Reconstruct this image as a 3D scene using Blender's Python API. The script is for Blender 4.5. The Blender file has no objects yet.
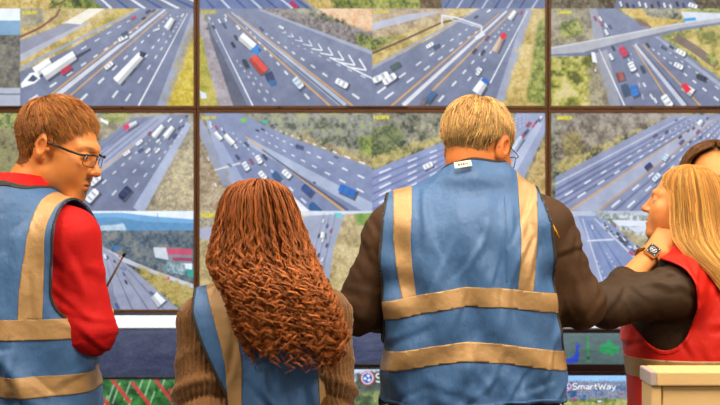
import bpy, math, random
import numpy as np

random.seed(7)
rng = np.random.default_rng(11)
scene = bpy.context.scene
COL = scene.collection

# ------------------------------------------------------------------ camera, world, lights, exposure
FPX = 1344.0                      # focal length in pixels of the 720 px wide frame
EYE = 1.54                        # camera height
WALL_D = 4.63                     # distance of the front of the video wall

cam_data = bpy.data.cameras.new('camera')
cam_data.sensor_width = 36.0
cam_data.lens = 36.0 * FPX / 720.0
cam_data.dof.use_dof = True
cam_data.dof.focus_distance = 2.98
cam_data.dof.aperture_fstop = 6.3
cam = bpy.data.objects.new('camera', cam_data)
cam.location = (0, 0, EYE)
cam.rotation_euler = (math.pi / 2, 0, 0)
COL.objects.link(cam)
scene.camera = cam

scene.view_settings.view_transform = 'Standard'
scene.view_settings.look = 'None'
scene.view_settings.exposure = 0.0
scene.view_settings.gamma = 1.0
scene.view_settings.use_curve_mapping = False

world = bpy.data.worlds.new('world')
world.use_nodes = True
wbg = world.node_tree.nodes['Background']
wbg.inputs[0].default_value = (0.55, 0.6, 0.7, 1)
wbg.inputs[1].default_value = 0.05
scene.world = world

def area(name, loc, sx, sy, power, color, rot=(0, 0, 0)):
    d = bpy.data.lights.new(name, 'AREA')
    d.shape = 'RECTANGLE'; d.size = sx; d.size_y = sy
    d.energy = power; d.color = color
    o = bpy.data.objects.new(name, d)
    o.location = loc; o.rotation_euler = rot
    COL.objects.link(o)
    return o

WARM = (1.0, 0.84, 0.64)
area('ceiling_lamp', (-1.5, 1.9, 2.98), 0.5, 0.5, 46, WARM)
area('ceiling_lamp', (0.2, 2.1, 2.98), 0.5, 0.5, 40, WARM)
area('ceiling_lamp', (2.1, 1.5, 2.98), 0.5, 0.5, 88, WARM)
area('ceiling_lamp', (0.2, 3.2, 2.98), 3.6, 0.3, 46, WARM)
area('ceiling_lamp', (0.4, -0.9, 2.98), 1.6, 0.6, 56, WARM)

# ------------------------------------------------------------------ small helpers
def at(px, py, d):
    return np.array([(px - 360.0) * d / FPX, d, EYE - (py - 202.5) * d / FPX])

def lin(c):
    c = np.asarray(c, float) / 255.0
    return np.where(c <= 0.04045, c / 12.92, ((c + 0.055) / 1.055) ** 2.4)

def tag(o, label=None, cat=None, group=None, kind=None):
    if label: o['label'] = label
    if cat: o['category'] = cat
    if group: o['group'] = group
    if kind: o['kind'] = kind
    return o

def link(o, parent=None):
    COL.objects.link(o)
    if parent is not None: o.parent = parent
    return o

def empty(name, loc=(0, 0, 0)):
    o = bpy.data.objects.new(name, None)
    o.location = loc
    o.empty_display_size = 0.1
    return link(o)

def mesh_np(name, V, faces, mat=None, parent=None, col=None, smooth=True, loc=None):
    """faces: (n,3) or (n,4) int array, or list of such arrays"""
    if not isinstance(faces, list): faces = [faces]
    faces = [np.asarray(f, np.int32) for f in faces if len(f)]
    me = bpy.data.meshes.new(name)
    V = np.asarray(V, np.float32)
    me.vertices.add(len(V)); me.vertices.foreach_set('co', V.ravel())
    nl = sum(f.size for f in faces); nf = sum(len(f) for f in faces)
    me.loops.add(nl); me.polygons.add(nf)
    me.loops.foreach_set('vertex_index', np.concatenate([f.ravel() for f in faces]))
    tot = np.concatenate([np.full(len(f), f.shape[1], np.int32) for f in faces])
    st = np.concatenate([[0], np.cumsum(tot)[:-1]]).astype(np.int32)
    me.polygons.foreach_set('loop_start', st)
    try: me.polygons.foreach_set('loop_total', tot)
    except Exception: pass
    me.polygons.foreach_set('use_smooth', np.full(nf, smooth, bool))
    if col is not None:
        ca = me.color_attributes.new('Col', 'FLOAT_COLOR', 'POINT')
        c4 = np.ones((len(V), 4), np.float32); c4[:, :3] = col
        ca.data.foreach_set('color', c4.ravel())
    me.update(calc_edges=True)
    me.validate()
    o = bpy.data.objects.new(name, me)
    if mat: me.materials.append(mat)
    if loc is not None: o.location = loc
    return link(o, parent)

class MB:
    """collects boxes, tubes and lathes; builds ONE mesh object"""
    def __init__(s): s.V = []; s.F = []
    def add(s, V, F):
        b = len(s.V); s.V += [tuple(map(float, v)) for v in V]; s.F += [tuple(i + b for i in f) for f in F]
        return s
    def box(s, lo, hi):
        (a, b, c), (d, e, f) = lo, hi
        return s.add([(a,b,c),(d,b,c),(d,e,c),(a,e,c),(a,b,f),(d,b,f),(d,e,f),(a,e,f)],
                     [(0,3,2,1),(4,5,6,7),(0,1,5,4),(1,2,6,5),(2,3,7,6),(3,0,4,7)])
    def tube(s, pts, r, n=8, closed=False, cap=True, sy=1.0):
        pts = [np.asarray(p, float) for p in pts]; m = len(pts); rings = []
        rs = r if hasattr(r, '__len__') else [r] * m
        up = None
        for i in range(m):
            if closed: t = pts[(i + 1) % m] - pts[i - 1]
            else: t = pts[min(i + 1, m - 1)] - pts[max(i - 1, 0)]
            t = t / (np.linalg.norm(t) + 1e-9)
            if up is None:
                up = np.array([0, 0, 1.0]) if abs(t[2]) < 0.9 else np.array([0, 1.0, 0])
            u = np.cross(t, up); u /= np.linalg.norm(u) + 1e-9
            w = np.cross(u, t); up = w
            rings.append([pts[i] + rs[i] * (math.cos(2*math.pi*k/n) * u + sy * math.sin(2*math.pi*k/n) * w) for k in range(n)])
        V = [v for rg in rings for v in rg]; F = []
        for i in range(m if closed else m - 1):
            j = (i + 1) % m
            for k in range(n):
                F.append((i*n+k, i*n+(k+1)%n, j*n+(k+1)%n, j*n+k))
        if cap and not closed:
            F.append(tuple(range(n - 1, -1, -1))); F.append(tuple((m - 1) * n + k for k in range(n)))
        return s.add(V, F)
    def build(s, name, mat, parent=None, smooth=False, bevel=0.0, seg=2, loc=None):
        me = bpy.data.meshes.new(name)
        me.from_pydata(s.V, [], s.F)
        me.update()
        if smooth: me.polygons.foreach_set('use_smooth', [True] * len(me.polygons))
        o = bpy.data.objects.new(name, me)
        if mat: me.materials.append(mat)
        if loc is not None: o.location = loc
        link(o, parent)
        if bevel:
            b = o.modifiers.new('bevel', 'BEVEL'); b.width = bevel; b.segments = seg; b.limit_method = 'ANGLE'
        return o

# ------------------------------------------------------------------ materials
def mat(name, rgb, rough=0.6, metal=0.0, spec=0.5, var=0.0, vscale=40.0, bump=0.0, bscale=80.0, attr=False,
        sheen=0.0, stretch=(1, 1, 1), bdist=0.01, sss=0.0, detail=4.0):
    m = bpy.data.materials.new(name); m.use_nodes = True
    nt = m.node_tree; b = nt.nodes['Principled BSDF']
    b.inputs['Roughness'].default_value = rough
    b.inputs['Metallic'].default_value = metal
    b.inputs['Specular IOR Level'].default_value = spec
    if sheen: b.inputs['Sheen Weight'].default_value = sheen
    if sss:
        b.inputs['Subsurface Weight'].default_value = sss
        b.inputs['Subsurface Radius'].default_value = (0.012, 0.005, 0.003)
    base = None
    if attr:
        a = nt.nodes.new('ShaderNodeAttribute'); a.attribute_name = 'Col'; base = a.outputs['Color']
    else:
        r = lin(rgb); b.inputs['Base Color'].default_value = (*r, 1)
    tc = nt.nodes.new('ShaderNodeTexCoord'); mp = nt.nodes.new('ShaderNodeMapping')
    mp.inputs['Scale'].default_value = stretch
    nt.links.new(tc.outputs['Object'], mp.inputs['Vector'])
    n = nt.nodes.new('ShaderNodeTexNoise'); n.inputs['Scale'].default_value = vscale; n.inputs['Detail'].default_value = 4
    nt.links.new(mp.outputs['Vector'], n.inputs['Vector'])
    if var:
        hv = nt.nodes.new('ShaderNodeHueSaturation')
        mr = nt.nodes.new('ShaderNodeMapRange')
        mr.inputs['From Min'].default_value = 0.3; mr.inputs['From Max'].default_value = 0.7
        mr.inputs['To Min'].default_value = 1 - var; mr.inputs['To Max'].default_value = 1 + var
        nt.links.new(n.outputs['Fac'], mr.inputs['Value'])
        nt.links.new(mr.outputs['Result'], hv.inputs['Value'])
        if base is not None: nt.links.new(base, hv.inputs['Color'])
        else: hv.inputs['Color'].default_value = (*lin(rgb), 1)
        base = hv.outputs['Color']
    if base is not None: nt.links.new(base, b.inputs['Base Color'])
    if bump:
        n2 = nt.nodes.new('ShaderNodeTexNoise'); n2.inputs['Scale'].default_value = bscale; n2.inputs['Detail'].default_value = detail
        nt.links.new(mp.outputs['Vector'], n2.inputs['Vector'])
        bp = nt.nodes.new('ShaderNodeBump'); bp.inputs['Strength'].default_value = bump; bp.inputs['Distance'].default_value = bdist
        nt.links.new(n2.outputs['Fac'], bp.inputs['Height'])
        nt.links.new(bp.outputs['Normal'], b.inputs['Normal'])
    return m

M = {}
M['wall'] = mat('painted_wall', (226, 232, 240), 0.7, var=0.02, bump=0.05)
M['sidewall'] = mat('grey_wall_paint', (150, 140, 128), 0.8, var=0.03, bump=0.05)
M['ceil'] = mat('ceiling_paint', (205, 200, 190), 0.9, bump=0.1)
M['floor'] = mat('carpet', (72, 74, 80), 0.95, var=0.25, vscale=120, bump=0.4, bscale=300)
M['bezel'] = mat('bronze_bezel', (98, 63, 38), 0.36, metal=0.2, var=0.12, vscale=25)
M['housing'] = mat('black_housing', (24, 24, 27), 0.5)
M['black'] = mat('black_plastic', (14, 14, 16), 0.4)
M['screw'] = mat('dark_screw', (40, 27, 18), 0.4, metal=0.6)

def screen_mat(name, arr, strength=1.0):
    """arr (h,w,3) sRGB 0..255, row 0 at the top: the picture a screen shows"""
    h, w, _ = arr.shape
    im = bpy.data.images.new(name, w, h)
    px = np.ones((h, w, 4), np.float32); px[..., :3] = np.clip(arr[::-1], 0, 255) / 255.0
    im.pixels.foreach_set(px.ravel()); im.update()
    im.pack()
    m = bpy.data.materials.new(name); m.use_nodes = True
    nt = m.node_tree; b = nt.nodes['Principled BSDF']
    b.inputs['Base Color'].default_value = (0.01, 0.01, 0.012, 1); b.inputs['Roughness'].default_value = 0.45
    b.inputs['Specular IOR Level'].default_value = 0.25
    t = nt.nodes.new('ShaderNodeTexImage'); t.image = im; t.extension = 'EXTEND'
    nt.links.new(t.outputs['Color'], b.inputs['Emission Color'])
    b.inputs['Emission Strength'].default_value = strength
    return m

def screen_plane(name, x0, x1, z0, z1, y, m, parent, th=0.002):
    me = bpy.data.meshes.new(name)
    V = [(x0,y,z0),(x1,y,z0),(x1,y,z1),(x0,y,z1),(x0,y+th,z0),(x1,y+th,z0),(x1,y+th,z1),(x0,y+th,z1)]
    me.from_pydata(V, [], [(0,1,2,3),(5,4,7,6),(4,5,1,0),(3,2,6,7),(4,0,3,7),(1,5,6,2)])
    uv = me.uv_layers.new(name='UVMap')
    uvv = [(0,0),(1,0),(1,1),(0,1)] + [(0.002,0.002)] * 20
    for i, q in enumerate(uvv): uv.data[i].uv = q
    me.materials.append(m); me.update()
    return link(bpy.data.objects.new(name, me), parent)
# ------------------------------------------------------------------ pictures shown on the screens (drawn here, row 0 at the top)
CW, CH = 720, 405
GY, GX = np.mgrid[0:CH, 0:CW].astype(np.float32)

def vnoise(sx, sy, seed):
    r = np.random.default_rng(seed)
    gh, gw = int(CH / sy) + 3, int(CW / sx) + 3
    g = r.random((gh, gw), dtype=np.float32)
    yy = np.arange(CH) / sy; xx = np.arange(CW) / sx
    yi = yy.astype(int); xi = xx.astype(int)
    fy = (yy - yi)[:, None]; fx = (xx - xi)[None, :]
    fy = fy * fy * (3 - 2 * fy); fx = fx * fx * (3 - 2 * fx)
    a = g[yi][:, xi]; b = g[yi][:, xi + 1]; c = g[yi + 1][:, xi]; d = g[yi + 1][:, xi + 1]
    return (a * (1 - fx) + b * fx) * (1 - fy) + (c * (1 - fx) + d * fx) * fy
NZ = {k: 0.4 * vnoise(k, k, k) + 0.35 * vnoise(k * .45, k * .45, k + 50) + 0.25 * vnoise(k * .2, k * .2, k + 90) for k in (12, 26, 60)}
FINE = vnoise(3, 3, 5) - 0.5

ROAD = (116, 125, 152); SHO = (152, 160, 182); WHITE = (228, 231, 236); YEL = (204, 160, 106)
GOLD = [(160, 142, 84), (192, 168, 104), (208, 188, 136)]
TREES = [(52, 58, 54), (92, 96, 78), (124, 124, 98), (128, 126, 124), (164, 158, 116)]
GREEN = [(70, 82, 54), (110, 124, 64), (140, 146, 76), (168, 166, 96)]
SCRUB = [(120, 112, 96), (148, 140, 120), (170, 160, 132)]

class Canvas:
    def __init__(s, pal=SCRUB, k=26):
        s.a = np.zeros((CH, CW, 3), np.float32); s.T([(-99,-99),(CW+99,-99),(CW+99,CH+99),(-99,CH+99)], pal, k, soft=0)
    def mask(s, pts):
        p = np.asarray(pts, np.float32)
        x0, y0 = np.floor(p.min(0)).astype(int); x1, y1 = np.ceil(p.max(0)).astype(int) + 1
        x0, y0 = max(x0, 0), max(y0, 0); x1, y1 = min(x1, CW), min(y1, CH)
        if x1 <= x0 or y1 <= y0: return None
        X = GX[y0:y1, x0:x1]; Y = GY[y0:y1, x0:x1]
        m = np.zeros(X.shape, bool)
        for i in range(len(p)):
            (ax, ay), (bx, by) = p[i - 1], p[i]
            if ay == by: continue
            m ^= ((ay > Y) != (by > Y)) & (X < (bx - ax) * (Y - ay) / (by - ay) + ax)
        return (slice(y0, y1), slice(x0, x1)), m
    def P(s, pts, col, alpha=1.0, grain=8):
        r = s.mask(pts)
        if r is None: return s
        sl, m = r; a = s.a[sl]
        c = np.asarray(col, np.float32) + grain * FINE[sl][m][:, None]
        a[m] = a[m] * (1 - alpha) + c * alpha
        return s
    def T(s, pts, pal, k=26, alpha=1.0, soft=11):
        """textured ground or trees, with a soft ragged edge"""
        p = np.asarray(pts, np.float32)
        full = np.zeros((CH, CW), np.float32)
        r = s.mask(pts)
        if r is None: return s
        full[r[0]] = r[1]
        if soft:
            soft = int(np.clip(min(np.ptp(p[:, 0]), np.ptp(p[:, 1])) / 3.2, 5, 41)) | 1
            for ax in (0, 1):
                for _ in range(2):
                    q = np.pad(full, [(soft // 2 + 1, soft // 2) if ax == d else (0, 0) for d in (0, 1)], mode='edge').cumsum(ax)
                    full = (q[soft:] - q[:-soft] if ax == 0 else q[:, soft:] - q[:, :-soft]) / soft
            full = np.clip((full - 0.5) * 2.6 + (NZ[12] - 0.5) * 1.2 + (NZ[26] - .5) * 1.9 + 0.5, 0, 1)
        mix = NZ[k] * .6 + NZ[12] * .25 + NZ[60] * .3 - .075
        v = np.clip((mix - 0.33) / 0.34, 0, 0.999) * (len(pal) - 1)
        i = v.astype(int); f = (v - i)[..., None]; pp = np.asarray(pal, np.float32)
        w = (full * alpha)[..., None]
        s.a = s.a * (1 - w) + w * (pp[i] * (1 - f) + pp[i + 1] * f + 34 * FINE[..., None])
        return s
    def Ln(s, p0, p1, w0, w1, col, alpha=1.0):
        p0, p1 = np.asarray(p0, float), np.asarray(p1, float)
        d = p1 - p0; n = np.array([-d[1], d[0]]) / (np.hypot(*d) + 1e-6)
        return s.P([p0 + n * w0 / 2, p1 + n * w1 / 2, p1 - n * w1 / 2, p0 - n * w0 / 2], col, alpha)
    def pl(s, pts, w, col, alpha=1.0):
        for a, b in zip(pts[:-1], pts[1:]): s.Ln(a, b, w, w, col, alpha)
        return s
    def D(s, p0, p1, n, w0, w1, col=WHITE, duty=0.38, alpha=0.86):
        p0, p1 = np.asarray(p0, float), np.asarray(p1, float)
        z0, z1 = 1.0, w0 / max(w1, 1e-3)
        def q(u): return ((1 - u) * z0 * p0 + u * z1 * p1) / ((1 - u) * z0 + u * z1)
        def w(u): return 1.0 / ((1 - u) / w0 + u / w1)
        for i in range(n):
            u0, u1 = (i + .2) / n, (i + .2 + duty) / n
            s.Ln(q(u0), q(u1), w(u0), w(u1), col, alpha)
        return s
    def box(s, x, y, L, W, ang):
        c, q = math.cos(math.radians(ang)), math.sin(math.radians(ang))
        return lambda u, v: (x + c * u * L - q * v * W, y + q * u * L + c * v * W)
    def car(s, x, y, L, ang, col, W=None):
        W = W or L * 0.5
        f = s.box(x, y, L, W, ang)
        s.P([(a + L * .10, b + W * .22) for a, b in (f(-.5, -.5), f(.5, -.5), f(.5, .5), f(-.5, .5))], (62, 68, 84), 0.75)
        W *= .86; L *= .94; f = s.box(x, y, L, W, ang)
        s.P([f(-.5, -.35), f(-.38, -.5), f(.4, -.5), f(.5, -.3), f(.5, .3), f(.4, .5), f(-.38, .5), f(-.5, .35)], col)
        s.P([f(-.3, -.4), f(.25, -.4), f(.25, .4), f(-.3, .4)], (84, 96, 118), 0.42)
        s.P([f(-.16, -.36), f(.08, -.36), f(.08, .36), f(-.16, .36)], np.asarray(col) * 0.95 + 8)
        return s
    def truck(s, x0, y0, x1, y1, w0, w1, col, cab=None, h=0.35):
        """trailer from tail (x0,y0) to nose (x1,y1)"""
        d = np.array([x1 - x0, y1 - y0], float); L = np.hypot(*d); u = d / L; n = np.array([-u[1], u[0]])
        if n[1] < 0: n = -n
        a, b = np.array([x0, y0], float), np.array([x1, y1], float)
        s.P([a - n*w0*.5 + (8, 4), b - n*w1*.5 + (8, 4), b + n*w1*.75 + (6, 3), a + n*w0*.75 + (6, 3)], (62, 68, 84), 0.7)
        s.P([a - n*w0*.5, b - n*w1*.5, b + n*w1*.5, a + n*w0*.5], col)
        s.P([a + n*w0*(.5-h), b + n*w1*(.5-h), b + n*w1*.6, a + n*w0*.6], np.asarray(col) * 0.80)
        if cab is not None:
            c0 = b + u * w1 * .15; c1 = b + u * w1 * 1.0
            s.P([c0 - n*w1*.45, c1 - n*w1*.4, c1 + n*w1*.45, c0 + n*w1*.5], cab)
            s.P([c0 + u*w1*.45 - n*w1*.35, c1 - u*w1*.1 - n*w1*.33, c1 - u*w1*.1 + n*w1*.35, c0 + u*w1*.45 + n*w1*.35], (52, 62, 80), .8)
        return s
    def mark(s, x=6, y=8, w=68, h=18, col=(232, 214, 30)):
        """the camera's small yellow caption, too small to read"""
        r = np.random.default_rng(int(x * 7 + y * 13 + w))
        s.P([(x, y), (x + w, y), (x + w, y + h), (x, y + h)], (150, 145, 70), 0.45)
        n = 6
        for i in range(n):
            cx = x + 3 + i * (w - 6) / n; cw = (w - 6) / n * .72
            s.P([(cx, y + 2), (cx + cw * .4, y + 2), (cx + cw * .4, y + h - 2), (cx, y + h - 2)], col)
            for q in range(3):
                if r.random() < .75: s.P([(cx, y + 2 + q * (h - 7) / 2), (cx + cw, y + 2 + q * (h - 7) / 2), (cx + cw, y + 5 + q * (h - 7) / 2), (cx, y + 5 + q * (h - 7) / 2)], col)
            if r.random() < .6: s.P([(cx + cw * .65, y + 2), (cx + cw, y + 2), (cx + cw, y + h - 2), (cx + cw * .65, y + h - 2)], col)
        return s
    def done(s):
        a = s.a + (NZ[60] - .5)[..., None] * 30
        a = (a - 128) * 1.10 + 134
        h = (0.16 * np.clip(1 - GY / 330, 0, 1) ** 1.3)[..., None]
        a = a * (1 - h) + np.array([206, 214, 234], np.float32) * h      # air between camera and ground in the pictured feed
        a = a[:404].reshape(202, 2, 360, 2, 3).mean((1, 3))
        return a

W_, K_, R_, B_, N_ = (236, 239, 244), (44, 50, 66), (206, 52, 72), (52, 120, 196), (60, 76, 116)

def f_b1():
    c = Canvas(GOLD)
    c.T([(0,0),(90,0),(100,60),(0,80)], SCRUB)
    c.pl([(165,0),(150,30),(90,75),(60,90),(0,118)], 9, (120,74,66))
    c.P([(0,132),(190,60),(250,66),(0,190)], (142,144,164)); c.P([(0,190),(250,66),(300,50),(30,205),(0,222)], (176,178,192))
    c.P([(180,60),(285,0),(350,0),(250,66)], (232,228,212))
    c.T([(300,70),(420,0),(480,0),(330,80)], [(130,124,50),(160,146,60),(196,168,84)])
    c.P([(0,262),(200,172),(420,48),(500,0),(720,0),(720,50),(600,405),(0,405)], ROAD)
    c.Ln((0,250),(505,-5),14,6,SHO)
    c.P([(712,20),(720,20),(720,80),(612,405),(566,405)], SHO)
    c.T([(720,85),(720,405),(606,405)], [(168,150,60),(194,172,70),(206,190,96)])
    c.T([(704,70),(720,60),(720,110),(640,330),(606,405),(590,405)], SCRUB)
    c.Ln((694,20),(490,405),3,7,WHITE); c.Ln((575,2),(108,372),4,7,YEL); c.Ln((602,4),(150,362),8,20,(202,206,216)); c.Ln((610,14),(176,388),4,7,YEL)
    c.D((20,395),(500,70),10,10,5); c.D((0,320),(470,40),8,7,4)
    c.D((230,400),(630,20),12,11,4); c.D((370,385),(660,25),11,10,4); c.D((425,402),(680,30),12,9,3)
    c.truck(60,262,126,218,40,32,W_); c.truck(96,276,226,190,44,34,W_); c.P([(5,330),(2,312),(40,268),(72,262),(84,290),(60,310)], W_); c.P([(30,300),(52,274),(74,290),(56,304)], (70,84,110))
    c.P([(228,196),(292,164),(296,172),(236,210)], (60,64,84))
    c.car(190,254,50,-34,R_); c.car(426,122,44,-30,W_,20); c.car(432,104,30,-30,(60,80,110)); c.car(368,236,42,-40,W_); 
    c.truck(398,302,502,190,36,28,W_); c.P([(498,176),(528,186),(512,204),(496,196)], (50,60,84)); c.truck(606,82,632,40,24,18,W_); c.car(570,86,20,-20,W_); c.car(674,28,18,-50,W_); c.car(470,38,22,-30,R_); c.car(512,40,18,-30,K_); c.car(530,12,24,-30,K_); c.car(552,8,18,-30,N_)
    return c.mark().done()

def f_b2():
    c = Canvas(TREES)
    c.T([(330,0),(470,0),(720,110),(720,0)], [(206,158,112),(222,178,134),(226,196,160)])
    c.T([(240,0),(340,0),(720,100),(720,180)], [(96,90,92),(124,116,116),(150,142,138)], 12); c.T([(660,100),(720,120),(720,176),(640,136)], GREEN, 12)
    c.P([(20,0),(250,0),(720,182),(720,405),(150,405)], ROAD)
    c.Ln((250,4),(725,186),8,16,SHO)
    c.T([(0,0),(20,30),(160,405),(0,405)], [(146,138,144),(158,150,158),(166,160,170)])
    c.T([(0,80),(30,220),(76,405),(0,405)], [(150,146,60),(170,164,72),(184,170,100)])
    c.P([(30,40),(60,120),(200,405),(140,405),(40,110)], (94,100,118)); c.Ln((52,60),(222,405),3,6,WHITE)
    c.P([(0,340),(25,352),(30,372),(4,374)], (205,215,230))
    c.Ln((112,20),(545,405),4,8,YEL); c.Ln((130,18),(605,405),12,28,(176,186,206)); c.Ln((128,20),(596,405),4,8,(96,104,126)); c.Ln((160,30),(640,405),4,8,YEL)
    c.D((190,75),(480,402),10,5,10); c.D((150,210),(290,402),7,6,9,alpha=.6); c.D((190,240),(330,402),6,6,9,alpha=.6)
    c.D((270,100),(700,398),10,5,10); c.D((380,140),(720,300),9,4,7,alpha=.6)
    for i in range(9):
        t = i / 8; x = 352 + 310 * t ** 1.15; y = 98 + 140 * t ** 1.1; q = 7 + 26 * t
        c.pl([(x + q * .1, y - q * .9), (x + q, y + q * .55), (x - q * 1.3, y + q * .15)], 2.5 + 4 * t, WHITE)
    c.Ln((545,205),(720,290),4,6,WHITE)
    c.truck(170,112,226,160,34,34,W_,(52,124,200)); c.P([(212,170),(238,150),(248,184),(226,188)], (52,124,200))
    c.truck(218,200,272,262,34,38,(214,84,76)); c.P([(268,272),(300,258),(322,310),(300,326),(280,300)], (56,70,104)); c.P([(284,300),(318,296),(320,322),(298,324)], (60,104,150))
    c.car(410,308,54,50,(206,220,236),34); c.car(592,310,58,28,W_,30); c.car(190,228,40,60,(56,66,88)); c.car(138,150,26,60,K_); c.car(150,120,24,60,K_); c.car(160,78,24,50,W_); c.car(256,84,22,50,N_); c.car(340,78,24,25,W_); c.car(102,70,24,60,N_); c.car(82,52,20,60,W_); c.car(108,46,18,60,W_); c.car(56,76,18,60,K_); c.car(108,30,16,60,W_)
    c.car(40,40,14,60,W_)
    return c.mark(6, 6, 66, 18, (200,180,60)).done()

def f_b3():
    c = Canvas(GOLD)
    c.T([(0,0),(330,0),(300,40),(0,150)], [(150,128,104),(178,158,128),(196,176,140)]); c.P([(0,62),(150,22),(300,10),(160,50),(0,92)], (178,182,198))
    c.T([(0,130),(180,80),(0,180)], GREEN, 12)
    c.pl([(0,186),(120,135),(280,62),(400,30)], 8, (92,72,62))
    c.P([(0,252),(250,120),(450,0),(640,0),(520,405),(0,405)], ROAD)
    c.P([(640,0),(672,0),(545,405),(505,405)], SHO); c.T([(672,0),(720,0),(720,405),(540,405)], GOLD); c.T([(690,60),(720,30),(720,405),(640,380),(670,200)], GREEN)
    c.Ln((0,246),(450,-2),12,5,SHO); c.Ln((646,10),(480,330),3,6,WHITE)
    c.Ln((530,20),(78,405),4,8,YEL); c.Ln((560,10),(128,402),8,18,(210,212,220)); c.Ln((590,5),(250,340),4,8,YEL)
    c.D((0,365),(430,60),9,9,4); c.D((30,390),(470,70),9,9,4); c.D((262,402),(560,60),11,10,4); c.D((390,310),(590,60),9,7,4)
    c.pl([(290,70),(290,28),(350,38),(455,72),(455,110)], 7, (214,220,230)); c.pl([(290,36),(360,52),(455,80)], 5, (190,196,210))
    c.Ln((430,125),(465,100),16,22,(216,220,228))
    c.car(35,285,76,-26,W_,30); c.car(72,292,66,-34,W_,32); c.car(95,238,48,-30,(76,96,96)); c.car(240,152,36,-32,W_); c.car(268,158,32,-30,N_); c.car(432,34,18,-30,K_); c.car(485,10,20,-35,W_)
    c.car(425,176,26,-50,(70,66,84)); c.car(460,182,26,-50,(54,54,74)); c.car(478,122,26,-50,(110,60,80)); c.car(444,262,36,-55,W_); c.truck(508,178,538,120,24,20,(206,180,160)); c.P([(532,112),(545,98),(560,106),(556,124),(538,128)], (220,46,60))
    c.truck(432,350,468,296,38,32,W_); c.P([(450,296),(470,286),(488,302),(478,318)], (52,110,190)); c.car(242,366,56,-52,(72,110,156)); c.car(212,388,40,-50,(120,110,124)); c.truck(570,44,596,10,18,14,W_); c.car(620,16,18,-50,R_)
    return c.mark(4, 6, 72, 16, (216,200,60)).done()

def f_b4():
    c = Canvas(GREEN)
    c.T([(0,0),(170,0),(200,140),(0,180)], SCRUB); c.T([(30,60),(120,40),(140,110),(40,130)], GREEN, 12)
    c.P([(160,0),(270,0),(420,90),(720,300),(720,405),(230,405)], ROAD)
    c.P([(160,0),(190,0),(290,405),(200,405),(180,160)], (150,154,168)); c.T([(0,190),(160,180),(240,405),(0,405)], [(96,100,56),(138,142,66),(178,172,92),(196,184,130)], 60); c.T([(160,230),(200,240),(250,405),(160,405)], SCRUB)
    c.T([(280,0),(560,0),(560,60),(420,80)], [(176,150,70),(196,164,84),(206,180,110)]); c.T([(380,0),(540,0),(545,50),(400,30)], TREES, 12); c.P([(350,45),(400,60),(420,78),(370,72)], (120,96,90))
    c.T([(470,110),(720,60),(720,300),(640,240)], [(120,124,66),(176,160,88),(196,176,110)], 60); c.pl([(520,120),(600,170),(690,235)], 34, (118,104,96)); c.T([(640,190),(680,185),(700,225),(670,235)], GREEN, 12)
    c.P([(540,12),(720,20),(720,50),(560,60)], (206,212,226)); c.P([(548,42),(600,36),(604,48),(552,54)], (48,150,214))
    c.Ln((430,110),(720,330),10,16,SHO)
    c.P([(0,160),(180,128),(520,62),(720,34),(720,62),(540,90),(330,138),(130,198),(0,200)], (170,172,182)); c.P([(0,190),(130,182),(330,128),(540,80),(720,54),(720,64),(540,92),(330,140),(140,198),(0,196)], (112,118,142))
    c.P([(0,160),(180,128),(520,62),(720,34),(720,38),(520,68),(180,134),(0,168)], (196,198,206))
    c.Ln((200,170),(305,402),3,6,WHITE); c.D((290,160),(440,400),7,5,9); c.D((330,180),(390,402),6,4,7,alpha=.5)
    c.Ln((340,150),(500,400),4,7,YEL); c.Ln((350,148),(560,402),14,28,(190,196,212)); c.Ln((358,148),(572,402),5,9,(90,98,120)); c.Ln((380,148),(620,402),4,7,YEL)
    c.D((400,150),(720,400),10,5,9); c.D((450,150),(720,350),9,4,7,alpha=.6)
    c.car(182,40,20,60,(150,60,90)); c.car(206,58,26,60,(170,80,110)); c.car(228,70,20,60,W_); c.car(245,75,20,60,N_); c.car(230,98,26,60,W_); c.car(205,42,22,60,W_); c.P([(166,180),(182,182),(192,225),(172,222)], W_); c.car(184,256,14,80,W_)
    c.car(300,178,44,62,(216,50,84),30); c.car(250,200,30,60,W_); c.car(336,240,42,64,W_,30); c.car(380,252,32,64,(48,74,96)); c.truck(282,264,294,300,26,28,(156,92,88)); c.car(308,336,48,72,(60,84,110),32); c.car(346,340,48,66,(44,120,208),34); c.car(482,384,60,55,W_,36); c.car(434,382,24,60,W_)
    c.car(402,152,22,55,K_); c.car(468,162,28,30,N_); c.car(500,160,22,35,K_); c.car(540,182,44,30,W_,24); c.car(530,238,42,26,W_,24); c.car(625,286,46,24,K_); c.truck(590,350,550,322,32,28,(226,226,232)); c.P([(540,318),(560,308),(584,336),(562,352)], (216,46,70)); c.car(492,305,16,50,B_); c.car(258,165,22,60,K_)
    return c.mark(24, 8, 66, 16).done()

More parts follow.
